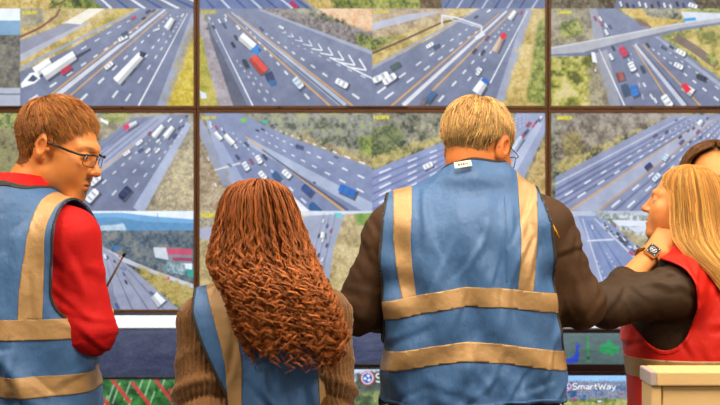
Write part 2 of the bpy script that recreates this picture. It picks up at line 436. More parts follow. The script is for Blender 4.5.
def f_c1():
    c = Canvas(SCRUB)
    c.T([(330,0),(460,0),(430,30),(330,60)], GREEN, 12); c.T([(0,0),(340,0),(340,405),(0,405)], TREES)
    c.P([(250,200),(330,120),(470,20),(640,5),(700,5),(700,60),(480,405),(250,405)], ROAD)
    c.P([(200,300),(330,160),(560,10),(620,10),(420,180),(280,290)], (152,160,186))
    for k in range(4): c.Ln((290 + 20*k,180 + 8*k),(500 + 26*k,10 + 4*k),5,3,(86,100,140),.7)
    c.Ln((700,40),(490,402),24,50,(164,174,200)); c.T([(720,90),(720,405),(540,405)], [(150,142,124),(176,164,136),(196,184,150)], 12)
    c.Ln((470,130),(300,260),4,6,YEL)
    c.D((370,350),(640,60),10,8,4,alpha=.7); c.D((420,370),(680,70),10,8,4,alpha=.7); c.D((330,300),(560,90),9,8,4,alpha=.7)
    c.truck(436,60,484,36,20,14,(220,222,232)); c.P([(426,52),(450,44),(454,62),(434,72)], (222,52,92)); c.P([(333,18),(366,34),(364,48),(334,32)], W_)
    c.car(434,328,60,-48,(44,56,92),36); c.car(310,275,58,-40,W_,32); c.car(298,340,66,-48,W_,36); c.car(442,164,34,-36,W_); c.car(494,120,34,-40,W_); c.car(500,152,26,-40,N_); c.car(530,154,28,-45,W_); c.car(570,154,26,-45,W_); c.truck(552,96,592,50,22,18,W_); c.truck(600,98,634,56,22,18,W_); c.car(536,82,20,-45,(150,60,90)); c.car(640,92,24,-50,N_); c.car(572,114,20,-45,W_); c.car(660,60,20,-50,N_); c.car(620,28,22,-45,W_); c.car(668,32,18,-50,W_); c.car(676,52,14,-50,K_); c.car(690,12,14,-50,K_)
    return c.done()

def f_c2():
    c = Canvas(TREES, 26)
    c.T([(170,0),(720,0),(720,200),(300,60)], [(70,76,62),(96,104,76),(126,128,124),(140,140,128),(150,156,96)], 26)
    c.T([(660,100),(720,90),(720,180),(680,190)], [(84,104,58),(128,142,70),(164,166,90)], 12); c.T([(380,70),(720,190),(720,225),(370,95)], [(136,118,92),(160,142,104),(178,160,112)], 12)
    c.P([(20,0),(170,0),(360,92),(720,226),(720,405),(300,405),(130,290)], (124,136,170))
    c.P([(20,10),(60,60),(190,290),(420,405),(260,405),(110,300)], (152,164,194)); c.T([(0,60),(30,120),(150,320),(170,405),(0,405)], [(134,122,104),(160,142,116),(176,164,142)], 12)
    c.P([(0,20),(30,60),(130,300),(96,300),(0,90)], (144,150,172))
    c.P([(200,100),(720,370),(720,405),(680,405),(200,130)], (164,176,200)); c.Ln((190,95),(600,402),5,9,YEL); c.Ln((260,150),(620,402),6,10,(90,98,124))
    for k in range(3): c.D((230 + 40*k,92 - 14*k),(720,345 - 62*k),11,4,8)
    c.D((150,100),(470,395),11,4,9,alpha=.8); c.Ln((60,235),(170,205),6,8,(206,210,222)); c.P([(330,290),(460,405),(400,405)], (226,228,236))
    c.P([(168,24),(190,18),(198,34),(176,38)], (110,190,60)); c.P([(262,28),(284,26),(284,44),(264,44)], (60,168,140))
    c.car(240,70,16,20,K_); c.car(262,66,16,20,K_); c.car(300,50,14,20,K_); c.car(318,46,12,20,K_); c.car(415,138,34,16,(58,70,116)); c.car(568,180,18,16,(90,84,104)); c.car(614,320,76,24,(40,110,196),40); c.car(478,286,12,30,K_)
    c.truck(104,90,140,126,22,22,W_); c.truck(62,78,90,108,18,18,W_); c.car(150,136,24,55,W_); c.car(192,218,40,58,W_,26); c.car(214,198,26,58,(150,76,96)); c.car(246,190,38,58,W_,24); c.car(270,180,28,50,(52,60,90)); c.car(156,180,24,50,N_); c.car(262,256,42,50,W_,26); c.car(320,260,44,50,(48,96,140),30); c.car(362,250,44,42,W_,28); c.car(448,316,54,40,(48,78,140),32); c.car(480,392,58,44,(44,96,150),34); c.car(194,126,24,40,N_); c.car(122,212,20,30,(120,130,150)); c.car(68,58,18,60,R_); c.car(46,52,18,60,W_); c.car(92,66,16,60,W_); c.car(100,76,14,60,N_); c.car(140,84,16,50,(180,190,210)); c.car(44,38,14,60,W_); c.car(36,190,16,60,W_); c.car(66,296,18,60,W_)
    return c.mark(6, 10, 66, 16, (206,190,50)).done()

def f_c3():
    c = Canvas(TREES, 26)
    c.T([(0,60),(120,50),(140,150),(0,200)], [(70,82,56),(98,110,70),(124,130,86)], 12)
    c.T([(0,180),(300,80),(300,118),(0,236)], [(150,142,88),(172,160,100),(186,172,116)], 12)
    c.P([(0,236),(310,112),(720,0),(720,60),(600,280),(560,405),(0,405)], (134,146,184))
    c.P([(600,0),(690,0),(720,0),(720,80),(640,250),(590,405),(500,405)], (144,154,186)); c.T([(720,90),(720,405),(590,405)], [(150,128,84),(176,150,96),(190,166,112)], 12)
    for k in range(5): c.Ln((0,270 + 32*k),(640,10 + 10*k),6,2,(92,106,156),.8); c.D((0,258 + 32*k),(640,4 + 10*k),14,8,2.5,alpha=.8)
    c.car(232,216,44,-26,W_,26)
    for k in range(14): c.car(580 + 130*((k*37)%14)/14 - 20*(k%3), 150 - 140*((k*37)%14)/14 + 14*(k%3), 22, -55, [W_,N_,R_,W_,K_][k % 5])
    c.truck(585,150,620,100,26,20,(190,204,226)); c.car(650,45,26,-50,(170,50,70)); c.Ln((700,40),(570,250),24,44,(170,180,206))
    return c.mark(4, 8, 70, 18, (240,222,20)).done()

def f_c4():
    c = Canvas(TREES, 26)
    c.T([(20,0),(560,0),(330,90),(18,230)], [(92,84,72),(116,106,92),(140,130,116),(156,148,132)], 26); c.T([(40,90),(110,70),(150,150),(60,190)], [(104,98,66),(138,124,76),(154,140,92)], 12)
    c.T([(18,210),(180,140),(480,20),(540,10),(300,120),(18,262)], [(150,138,84),(168,154,96),(184,168,112)], 12)
    c.P([(18,262),(500,10),(720,5),(720,100),(560,405),(18,405)], (134,142,172))
    c.Ln((18,292),(560,10),8,4,(178,184,206))
    for k in range(4):
        c.Ln((18,318 + 26*k),(560 + 26*k,22 + 3*k),9,4,(84,96,140),.75)
    c.D((40,350),(590,20),14,7,3); c.D((90,360),(610,30),14,8,3)
    c.P([(80,400),(620,40),(690,20),(200,405)], (158,166,190)); c.Ln((80,400),(620,40),7,3,YEL); c.Ln((200,400),(690,20),7,3,(184,150,110))
    for k in range(3): c.Ln((260 + 70*k,405),(700 + 8*k,30 + 20*k),9,4,(92,104,146),.75); c.D((230 + 70*k,405),(690 + 8*k,30 + 18*k),13,9,3,alpha=.85)
    c.car(404,218,34,-40,(42,50,100),22); c.car(438,264,42,-45,(220,232,246),24); c.car(476,182,32,-55,(190,214,236),22); c.car(432,92,22,-35,(60,66,110)); c.car(480,76,18,-35,(56,60,100)); c.car(462,106,16,-35,W_); c.car(536,98,18,-45,K_); c.car(542,118,26,-45,(86,76,130)); c.car(610,76,22,-55,(150,60,110)); c.truck(612,46,628,28,18,14,W_); c.car(578,118,16,-45,N_); c.car(622,100,14,-45,N_); c.car(655,92,18,-55,W_); c.car(570,72,14,-45,N_); c.car(520,28,12,-35,N_); c.car(650,20,14,-45,N_); c.car(592,62,14,-45,K_)
    c.Ln((720,70),(640,230),16,30,(172,180,204))
    return c.mark(24, 10, 66, 18, (240,222,20)).done()

def f_d1():
    c = Canvas([(54,70,88),(74,92,106),(98,110,116),(122,118,112)], 26)
    c.P([(0,0),(720,0),(720,60),(0,60)], (222,232,246)); c.P([(0,16),(420,6),(560,22),(720,34),(720,70),(0,70)], (98,158,206)); c.P([(0,40),(400,24),(520,44),(720,50),(720,80),(0,80)], (80,134,180))
    c.T([(330,60),(430,50),(440,78),(330,80)], [(190,206,220),(150,180,204)], 12)
    c.P([(550,150),(640,152),(714,155),(714,215),(640,208),(560,190)], (120,126,140)); c.P([(600,152),(714,155),(714,180),(612,178)], (186,72,100)); c.P([(552,148),(606,150),(616,200),(560,190)], (190,198,208)); c.P([(630,190),(714,192),(714,206),(634,204)], (150,60,84)); c.P([(665,215),(714,215),(714,240),(670,236)], (210,226,236)); c.P([(690,240),(720,240),(720,272),(694,268)], (54,150,140))
    c.T([(600,210),(680,215),(690,260),(600,250)], [(60,120,130),(110,140,150),(170,180,190)], 12)
    c.P([(330,140),(430,190),(560,244),(720,300),(720,320),(560,262),(440,214),(330,160)], (186,188,202))
    c.T([(430,205),(720,318),(720,405),(640,390)], [(150,134,76),(176,156,88),(170,160,110)], 12)
    c.P([(300,140),(350,150),(470,240),(660,405),(300,405)], (148,154,176)); 
    for k in range(4): c.Ln((352 + 10*k,170),(400 + 66*k,405),2,6,(100,108,136),.8)
    c.P([(300,250),(340,240),(420,405),(300,405)], (120,128,152))
    c.truck(556,342,590,380,30,40,(232,236,244)); c.car(352,186,22,70,W_); c.car(362,190,14,70,K_); c.car(390,206,12,60,K_); c.car(438,290,18,60,(50,58,110)); c.car(430,258,14,60,N_); c.car(427,234,20,40,(110,140,190)); c.car(400,388,24,60,(70,90,150)); c.car(545,335,20,30,(90,104,140)); c.car(412,186,10,30,R_); c.P([(610,270),(620,268),(620,282),(612,282)], (210,60,80)); c.P([(385,140),(410,144),(410,160),(386,158)], (50,110,170)); c.Ln((570,10),(568,60),3,3,(110,140,180))
    return c.done()

def f_d2():
    c = Canvas([(150,132,96),(176,158,112),(196,180,134)], 26)
    c.T([(640,0),(720,0),(720,50),(660,60)], [(90,130,50),(126,156,64)], 12)
    c.P([(430,30),(500,0),(610,0),(560,150),(520,405),(420,405)], (150,158,182)); c.P([(0,60),(90,70),(90,140),(0,110)], (160,164,186))
    c.P([(390,0),(720,0),(720,8),(400,20)], (200,210,224)); c.P([(560,8),(592,8),(592,24),(564,26)], (80,196,190))
    c.T([(0,20),(90,20),(90,60),(0,70)], SCRUB, 12)
    for k in range(3): c.Ln((520 + 24*k,10),(440 + 30*k,300),3,6,(108,116,148),.8)
    for k in range(12): c.car(515 - 6*k + 22*(k % 3), 40 + 20*k, 18, -70, [W_, N_, (170,60,100), K_][k % 4])
    c.truck(510,110,514,86,18,14,W_)
    return c.mark(4, 8, 70, 20, (236,214,20)).done()

def f_d3():
    c = Canvas(GREEN, 26)
    c.T([(0,60),(720,120),(720,405),(0,405)], GOLD); c.P([(200,0),(420,0),(640,405),(240,405)], ROAD); c.D((300,10),(420,400),9,3,9)
    return c.done()

def f_d4():
    c = Canvas([(134,126,100),(160,150,120),(178,166,132)], 26)
    c.P([(0,0),(420,0),(420,44),(150,20),(0,30)], (176,184,206)); c.T([(150,10),(440,10),(440,110),(250,70)], [(96,110,90),(140,150,150),(196,204,216)], 12)
    c.P([(250,36),(420,40),(420,64),(280,60)], (214,222,236)); c.P([(320,66),(420,60),(420,78),(350,88)], (200,208,222))
    c.T([(230,60),(420,150),(420,180),(280,110)], [(150,140,96),(176,162,110)], 12)
    c.P([(110,20),(190,20),(260,60),(420,200),(420,405),(200,405),(120,90)], (124,140,180)); c.P([(40,30),(110,20),(180,180),(240,405),(60,405)], (150,160,190))
    c.Ln((180,30),(420,260),5,10,(190,196,214)); c.Ln((130,30),(250,405),4,7,(196,204,226)); c.Ln((150,40),(330,390),3,7,(92,108,160)); c.Ln((165,40),(380,350),3,7,(92,108,160)); c.Ln((150,122),(260,116),7,7,(200,206,222))
    r = np.random.default_rng(4)
    for k in range(46):
        t = r.random(); x = 205 + 185*t + 22*(r.random() - .5); y = 44 + 140*t + 26*(r.random() - .5)
        c.car(x, y, 9 + 13*t, 40, [W_, K_, N_, (90,100,140), W_, K_][k % 6])
    c.car(332,172,22,40,(216,40,90)); c.car(172,66,20,70,(216,222,240)); c.car(262,60,14,40,(190,60,100)); c.D((190,200),(280,400),7,5,8,alpha=.6); c.D((230,170),(360,380),8,4,8,alpha=.6)
    return c.done()

def f_b0():
    c = Canvas([(78,80,82),(104,104,98),(128,124,112)], 26)
    c.P([(0,0),(720,0),(720,60),(0,60)], (226,236,248)); c.P([(0,44),(720,50),(720,110),(0,110)], (120,158,190)); c.P([(0,320),(720,330),(720,405),(0,405)], (170,178,194)); c.Ln((0,346),(720,356),6,6,(110,116,130))
    return c.done()
def f_c0():
    c = Canvas([(94,90,70),(120,114,82),(146,136,100),(120,130,80)], 26); c.P([(0,330),(720,260),(720,405),(0,405)], (176,182,196)); c.T([(0,0),(720,0),(720,60),(0,90)], GREEN, 12)
    return c.done()
def f_d0():
    c = Canvas(TREES); c.P([(200,0),(460,0),(720,405),(60,405)], ROAD); c.D((300,10),(330,400),8,3,9)
    return c.mark().done()
def f_a0():
    return Canvas(GOLD).done()
def f_a1():
    c = Canvas(GREEN); c.T([(0,340),(150,330),(120,405),(0,405)], GOLD, 12); c.P([(230,330),(720,250),(720,405),(350,405),(300,370)], ROAD)
    for k in range(7): c.Ln((330 + 60*k,360),(380 + 70*k,405),8,10,[(214,222,236),(70,96,150)][k % 2])
    c.pl([(120,405),(190,370)], 8, (110,84,66))
    return c.done()
def f_a2():
    c = Canvas(GREEN); c.T([(440,330),(560,330),(560,405),(440,405)], GOLD, 12); c.P([(0,200),(380,330),(470,405),(0,405)], (104,120,160))
    for k in range(7): c.Ln((20 + 62*k,360),(60 + 66*k,405),7,9,[(74,90,140),(190,200,222)][k % 2])
    c.car(392,388,40,40,(190,40,100)); c.pl([(430,370),(480,405)], 8, (150,150,150))
    return c.done()
def f_a3():
    c = Canvas(GREEN); c.T([(200,330),(300,330),(300,405),(200,405)], [(96,84,70),(130,112,84)], 12); c.P([(280,300),(720,260),(720,405),(290,405)], (110,122,154))
    for k in range(8): c.Ln((330 + 52*k,360),(300 + 52*k,405),6,8,[(76,90,136),(176,186,212)][k % 2])
    return c.done()
def f_a4():
    c = Canvas([(80,72,62),(104,94,78),(120,116,100)], 12); c.P([(280,340),(560,330),(620,405),(260,405)], (112,118,142))
    for k in range(12): c.car(290 + 26*k,385 + 6*(k % 3), 22, 70, [W_, K_, N_, W_][k % 4])
    c.car(590,392,40,20,W_)
    return c.done()

# ------------------------------------------------------------------ the room
def struct(name, lo, hi, m, label=None):
    o = MB().box(lo, hi).build(name, m)
    return tag(o, kind='structure')
BACK_D = WALL_D + 0.13
struct('floor', (-4, -3.2, -0.1), (4, BACK_D + 0.1, 0), M['floor'])
struct('ceiling', (-4, -3.2, 3.0), (4, BACK_D + 0.1, 3.1), M['ceil'])
struct('wall_front', (-4, BACK_D, 0), (4, BACK_D + 0.1, 3.0), M['wall'])
struct('wall_back', (-4, -3.2, 0), (4, -3.1, 3.0), M['sidewall'])
struct('wall_left', (-4.1, -3.2, 0), (-4, BACK_D + 0.1, 3.0), M['sidewall'])
struct('wall_right', (4, -3.2, 0), (4.1, BACK_D + 0.1, 3.0), M['sidewall'])
struct('baseboard_front', (-4, BACK_D - 0.015, 0), (4, BACK_D, 0.1), M['sidewall'])

# ------------------------------------------------------------------ the video wall: six displays, four camera feeds each
def wx(px): return (px - 360.0) * WALL_D / FPX
def wz(py): return EYE - (py - 202.5) * WALL_D / FPX

COLS = [(-155.0, 196.6), (196.6, 548.0), (548.0, 899.4)]
ROWS = [(-96.0, 109.3), (109.3, 314.6)]
FEEDX = [[-152.5, 20.2, 193.6], [199.8, 372.2, 545.0], [551.0, 724.0, 896.5]]
FEEDY = [[-92.0, 8.5, 105.8], [113.2, 211.0, 309.4]]
FEEDS = {(0,0): (f_a0, f_a1, f_b0, f_b1), (0,1): (f_a2, f_a3, f_b2, f_b3), (0,2): (f_a4, None, f_b4, None),
         (1,0): (f_c0, f_c1, f_d0, f_d1), (1,1): (f_c2, f_c3, f_d2, f_d3), (1,2): (f_c4, None, f_d4, None)}
DLABEL = {(0,0): 'upper wall display with white trucks on its highway feed, above the red-shirted man',
          (0,1): 'upper wall display with a red semi truck and white chevrons on its highway feed',
          (0,2): 'upper wall display whose camera feed shows an overpass crossing a highway',
          (1,0): 'lower wall display whose feed shows hills and a red-roofed building behind the red shirt sleeve',
          (1,1): 'lower wall display behind the curly red hair and the grey-blond head',
          (1,2): 'lower wall display showing a wide tree-lined highway behind the blonde woman'}
FLABEL = {f_b1: 'feed of a highway with two long white trucks', f_b2: 'feed of a highway with a red semi truck and white chevrons',
          f_b3: 'feed of a highway with a white sign gantry', f_b4: 'feed of a highway under an overpass bridge', f_b0: 'feed with pale sky over dark trees',
          f_c1: 'feed of a busy highway beside a brown verge', f_c2: 'feed of a curving highway beside woods with a blue car', f_c3: 'feed of a wide highway below a tree line',
          f_c4: 'feed of a wide highway with a grassy tree-lined bank', f_d1: 'feed of hills, woods and a red-roofed building by a highway', f_d2: 'feed of a narrow busy road between tan verges',
          f_d4: 'feed of a congested highway running past trees'}
_cache = {}
def feed_mat(fn):
    if fn not in _cache:
        nm = 'camera_feed_picture'
        a = fn() if fn else f_d3()
        _cache[fn] = screen_mat(nm, a, 1.02)
    return _cache[fn]

for r, (y0, y1) in enumerate(ROWS):
    for cidx, (x0, x1) in enumerate(COLS):
        root = empty('video_wall_display', (wx((x0 + x1) / 2), WALL_D, wz(y1)))
        tag(root, DLABEL[(r, cidx)], 'display', 'displays of the video wall')
        ox, oz = root.location.x, root.location.z
        gap = 0.0009
        X0, X1, Z1, Z0 = wx(x0) - ox + gap, wx(x1) - ox - gap, wz(y0) - oz - gap, wz(y1) - oz + gap
        fx = [wx(v) - ox for v in FEEDX[cidx]]; fz = [wz(v) - oz for v in FEEDY[r]]
        MB().box((X0 + .006, 0.006, Z0 + .006), (X1 - .006, 0.075, Z1 - .006)).build('housing', M['housing'], root, bevel=.004)
        MB().box((X0 + .1, 0.075, Z0 + .15), (X1 - .1, 0.13, Z1 - .15)).build('wall_mount', M['black'], root)
        # bezel: four mitred-looking strips, proud of the panel
        for lo, hi in (((X0, -.006, fz[0]), (X1, .02, Z1)), ((X0, -.006, Z0), (X1, .02, fz[2])),
                       ((X0, -.006, fz[2]), (fx[0], .02, fz[0])), ((fx[2], -.006, fz[2]), (X1, .02, fz[0]))):
            MB().box(lo, hi).build('bezel', M['bezel'], root, bevel=.0015)
        zb = (Z0 + fz[2]) / 2
        slot = MB().box((-.09, -.0075, zb - .0022), (.12, -.004, zb + .0022)); slot.build('release_slot', M['screw'], root)
        for sx in (.35, -.32):
            MB().tube([(sx, -.0085, zb), (sx, -.004, zb)], .004, 8).build('screw', M['screw'], root)
        fns = FEEDS[(r, cidx)]
        for k, fn in enumerate(fns):
            rr, cc = divmod(k, 2)
            fo = screen_plane('camera_feed', fx[cc], fx[cc + 1], fz[rr + 1], fz[rr], -0.001, feed_mat(fn), root)
            if fn in FLABEL: fo['label'] = FLABEL[fn]

# ------------------------------------------------------------------ the row of screens below the video wall
LOW_D = 4.50
def lx(px): return (px - 360.0) * LOW_D / FPX
def lz(py): return EYE - (py - 202.5) * LOW_D / FPX
def word(c, x, y, h, col, sx=1.0):
    """SmartWay, drawn with strokes"""
    w = h * .16
    L = {'S': [[(.6,.12),(.42,0),(.15,0),(0,.2),(.12,.45),(.5,.55),(.62,.8),(.45,1),(.15,1),(0,.88)]],
         'm': [[(0,.35),(0,1)],[(0,.5),(.2,.36),(.38,.48),(.38,1)],[(.38,.5),(.58,.36),(.76,.48),(.76,1)]],
         'a': [[(.08,.42),(.3,.35),(.5,.48),(.5,1)],[(.5,.65),(.2,.65),(0,.82),(.2,1),(.5,.86)]],
         'r': [[(0,.35),(0,1)],[(0,.55),(.2,.36),(.36,.38)]],
         't': [[(.16,.08),(.16,.85),(.3,1),(.42,.98)],[(0,.36),(.38,.36)]],
         'W': [[(0,0),(.25,1),(.5,.25),(.75,1),(1,0)]],
         'y': [[(0,.36),(.24,.98)],[(.5,.36),(.16,1.3),(0,1.3)]]}
    adv = {'S': .78, 'm': .94, 'a': .68, 'r': .48, 't': .54, 'W': 1.12, 'y': .6}
    for ch in 'SmartWay':
        for st in L[ch]: c.pl([(x + h * a * sx, y + h * b) for a, b in st], w, col)
        x += adv[ch] * h * sx
    return x
def disc(c, x, y, r, col):
    c.P([(x + r * math.cos(k * .2617), y + r * math.sin(k * .2617)) for k in range(24)], col)
def tristar(c, x, y, r):
    disc(c, x, y, r, (222, 58, 66)); disc(c, x, y, r * .86, (240, 243, 250)); disc(c, x, y, r * .74, (46, 92, 178))
    for k in range(3):
        a0 = -math.pi / 2 + .35 + k * 2 * math.pi / 3
        cx, cy = x + r * .36 * math.cos(a0), y + r * .36 * math.sin(a0)
        c.P([(cx + r * (.34 if q % 2 == 0 else .14) * math.cos(a0 + q * math.pi / 5), cy + r * (.34 if q % 2 == 0 else .14) * math.sin(a0 + q * math.pi / 5)) for q in range(10)], (245, 247, 252))

def pic_slate(lines):
    c = Canvas([(72,80,112),(76,84,116)], 60)
    if lines:
        c.pl([(150,330),(230,180),(260,120)], 7, (60,110,100)); c.pl([(320,150),(470,150),(560,170)], 5, (52,60,90)); c.pl([(330,260),(450,240),(520,290)], 5, (52,60,90)); c.pl([(560,60),(620,180),(640,330)], 7, (60,110,104))
    return c.done()
def pic_map():
    c = Canvas([(82,98,112),(88,104,116)], 60)
    q = lambda pts: [(345 + a * .44, b) for a, b in pts]
    c.P([(150,0),(150,405),(720,405),(720,0)], (90,112,114))
    c.P(q([(0,340),(60,330),(120,300),(150,230),(140,150),(170,120),(200,150),(180,210),(190,290),(170,380),(60,400)]), (52,78,196)); c.pl(q([(150,150),(330,140)]), 9, (70,110,150))
    c.P(q([(285,40),(310,40),(316,380),(290,380)]), (58,150,84)); c.pl(q([(230,210),(420,215)]), 10, (58,140,90)); c.P(q([(280,300),(330,310),(320,350),(284,340)]), (44,90,70))
    c.P(q([(440,230),(470,140),(520,150),(560,80),(600,110),(640,160),(700,180),(690,260),(640,250),(610,310),(560,260),(500,270)]), (44,156,92)); c.pl(q([(470,190),(680,230)]), 12, (40,130,80))
    c.P([(60,90),(150,60),(230,120),(200,220),(90,240)], (52,120,96)); c.pl([(40,300),(220,260),(330,330)], 8, (66,110,130))
    return c.done()
def pic_smart_a():
    c = Canvas([(66,84,60),(104,122,74),(140,150,92)], 26)
    c.P([(0,0),(720,0),(720,70),(420,90),(260,60),(0,70)], (196,212,238)); c.T([(120,20),(330,10),(420,100),(130,120)], [(50,60,56),(80,92,80)], 12)
    c.P([(0,240),(150,215),(420,220),(720,330),(720,405),(0,405)], (146,158,188)); c.P([(110,260),(170,250),(140,405),(60,405)], (206,216,234)); c.T([(180,190),(720,180),(720,250),(330,250)], [(110,120,70),(150,146,84)], 12)
    tristar(c, 187, 46, 37); word(c, 232, 24, 42, (248,249,252), 1.25); c.P([(352,250),(396,250),(396,296),(352,296)], (226,206,40))
    return c.done()
def pic_smart_b():
    c = Canvas([(84,104,64),(126,140,80),(168,164,104)], 26)
    c.P([(0,0),(720,0),(720,60),(0,60)], (140,190,240)); c.T([(0,56),(720,50),(720,210),(0,220)], [(48,84,126),(74,110,150),(150,150,170),(110,96,120)], 26)
    c.T([(0,250),(720,240),(720,405),(0,405)], [(110,130,64),(150,160,84),(184,180,120)], 26)
    tristar(c, 118, 104, 44); word(c, 172, 74, 54, (246,248,252), 1.28); c.car(190,225,44,10,(206,60,110)); c.car(270,215,36,0,(60,110,200)); c.car(420,240,40,0,W_)
    return c.done()
def pic_green():
    c = Canvas([(14,52,22),(26,88,32),(44,122,42)], 26)
    r = np.random.default_rng(2)
    for k in range(46):
        x = 20 + 690 * ((k * .618) % 1); y = -20 + 400 * r.random() * (1 if k % 2 else .25); L = r.uniform(55, 95)
        c.Ln((x + L * .28, y),(x, y + L),6,6,(206,226,206),.6)
    for x, y, L in ((300,-10,110),(372,10,100),(440,-20,120),(500,40,90),(250,40,110),(560,0,120),(640,60,110),(150,-10,120),(80,40,110),(340,150,140),(480,170,140),(200,190,140),(620,220,120),(60,230,120)):
        c.Ln((x,y),(x + L*.62,y + L),14,15,(206,50,44),.85)
    return c.done()

def low_screen(name, x0, x1, y0, y1, bez, pic, label, cat, strength=1.0, frame='black', led=False):
    """flat monitor hung below the video wall; x0..y1 are the outer edges at its own distance"""
    d = LOW_D
    root = empty(name, (lx((x0 + x1) / 2), d, lz(y1)))
    tag(root, label, cat)
    ox, oz = root.location.x, root.location.z
    X0, X1, Z0, Z1 = lx(x0) - ox, lx(x1) - ox, lz(y1) - oz, lz(y0) - oz
    bt, bb, bs = [v * d / FPX for v in bez]
    MB().box((X0 + .003, .006, Z0 + .003), (X1 - .003, .05, Z1 - .003)).build('housing', M['housing'], root, bevel=.004)
    h = (Z1 - Z0) * .25
    MB().box((X0 + .15, .05, Z0 + h), (X1 - .15, BACK_D - d, Z1 - h)).build('wall_bracket', M['black'], root)
    for lo, hi in (((X0, -.006, Z1 - bt), (X1, .02, Z1)), ((X0, -.006, Z0), (X1, .02, Z0 + bb)),
                   ((X0, -.006, Z0 + bb), (X0 + bs, .02, Z1 - bt)), ((X1 - bs, -.006, Z0 + bb), (X1, .02, Z1 - bt))):
        MB().box(lo, hi).build('bezel', M[frame], root, bevel=.0015)
    screen_plane('screen', X0 + bs, X1 - bs, Z0 + bb, Z1 - bt, -.001, screen_mat('screen_picture', pic, strength), root)
    if led:
        o = MB().tube([(X1 - .012 - bs, -.008, Z0 + bb * .6), (X1 - .012 - bs, -.005, Z0 + bb * .6)], .004, 10).build('indicator', M['wall'], root, smooth=True)
    return root
M['led'] = bpy.data.materials.new('lit_diffuser'); M['led'].use_nodes = True
_b = M['led'].node_tree.nodes['Principled BSDF']
_b.inputs['Base Color'].default_value = (.8, .8, .8, 1); _b.inputs['Emission Color'].default_value = (.76, .88, 1.0, 1); _b.inputs['Emission Strength'].default_value = .72
lb = empty('light_bar', (lx(330), LOW_D, lz(328.3)))
tag(lb, 'long glowing white light bar running under the video wall', 'light bar')
_x0, _x1 = lx(18) - lx(330), lx(646) - lx(330)
MB().box((_x0, .0, .001), (_x1, .03, lz(316.2) - lz(328.3))).build('diffuser', M['led'], lb, bevel=.003)
MB().box((_x0 - .01, .03, -.002), (_x1 + .01, BACK_D - LOW_D, lz(316.2) - lz(328.3) + .004)).build('housing', M['housing'], lb, bevel=.003)
MB().tube([(lx(186) - lx(330), -.002, .006), (lx(186) - lx(330), .001, .006)], .0035, 10).build('screw', M['screw'], lb)
M['maroon'] = mat('dark_maroon_bezel', (38, 17, 17), 0.4)
low_screen('bar_monitor', 20, 236, 328.8, 378.2, (.8, 1.4, 1.5), pic_slate(False), 'blank slate-grey wide monitor below the wall between red sleeve and brown sweater', 'monitor', .6)
low_screen('bar_monitor', 238, 498, 328.9, 367, (1.2, 3.4, 2), pic_slate(True), 'slate monitor with faint green map lines beside the curly hair tips', 'monitor', .7)
low_screen('bar_monitor', 500, 634, 328.8, 371, (4.2, 7, 3), pic_map(), 'dark monitor with a blue and green map between blue vest and red vest', 'monitor', .8, 'maroon', True)
low_screen('monitor', 20, 236, 378.6, 480, (.8, 6, 2), pic_green(), 'monitor with green picture crossed by red and white streaks, below the slate one', 'monitor', .9)
low_screen('monitor', 330, 470, 367.4, 452, (1.8, 6, 2), pic_smart_a(), 'monitor with the round three-star emblem and SmartWay lettering, cut off by the blue vest', 'monitor', 1.0)
low_screen('monitor', 552, 634, 371.4, 425, (4, 6, 2), pic_smart_b(), 'monitor with SmartWay lettering over a landscape, below the blue and green map', 'monitor', 1.0, 'maroon')
# ------------------------------------------------------------------ implicit-surface modelling tools
def smin(a, b, k):
    if k <= 0: return np.minimum(a, b)
    h = np.clip(0.5 + 0.5 * (b - a) / k, 0, 1)
    return b * (1 - h) + a * h - k * h * (1 - h)
def smax(a, b, k): return -smin(-a, -b, k)

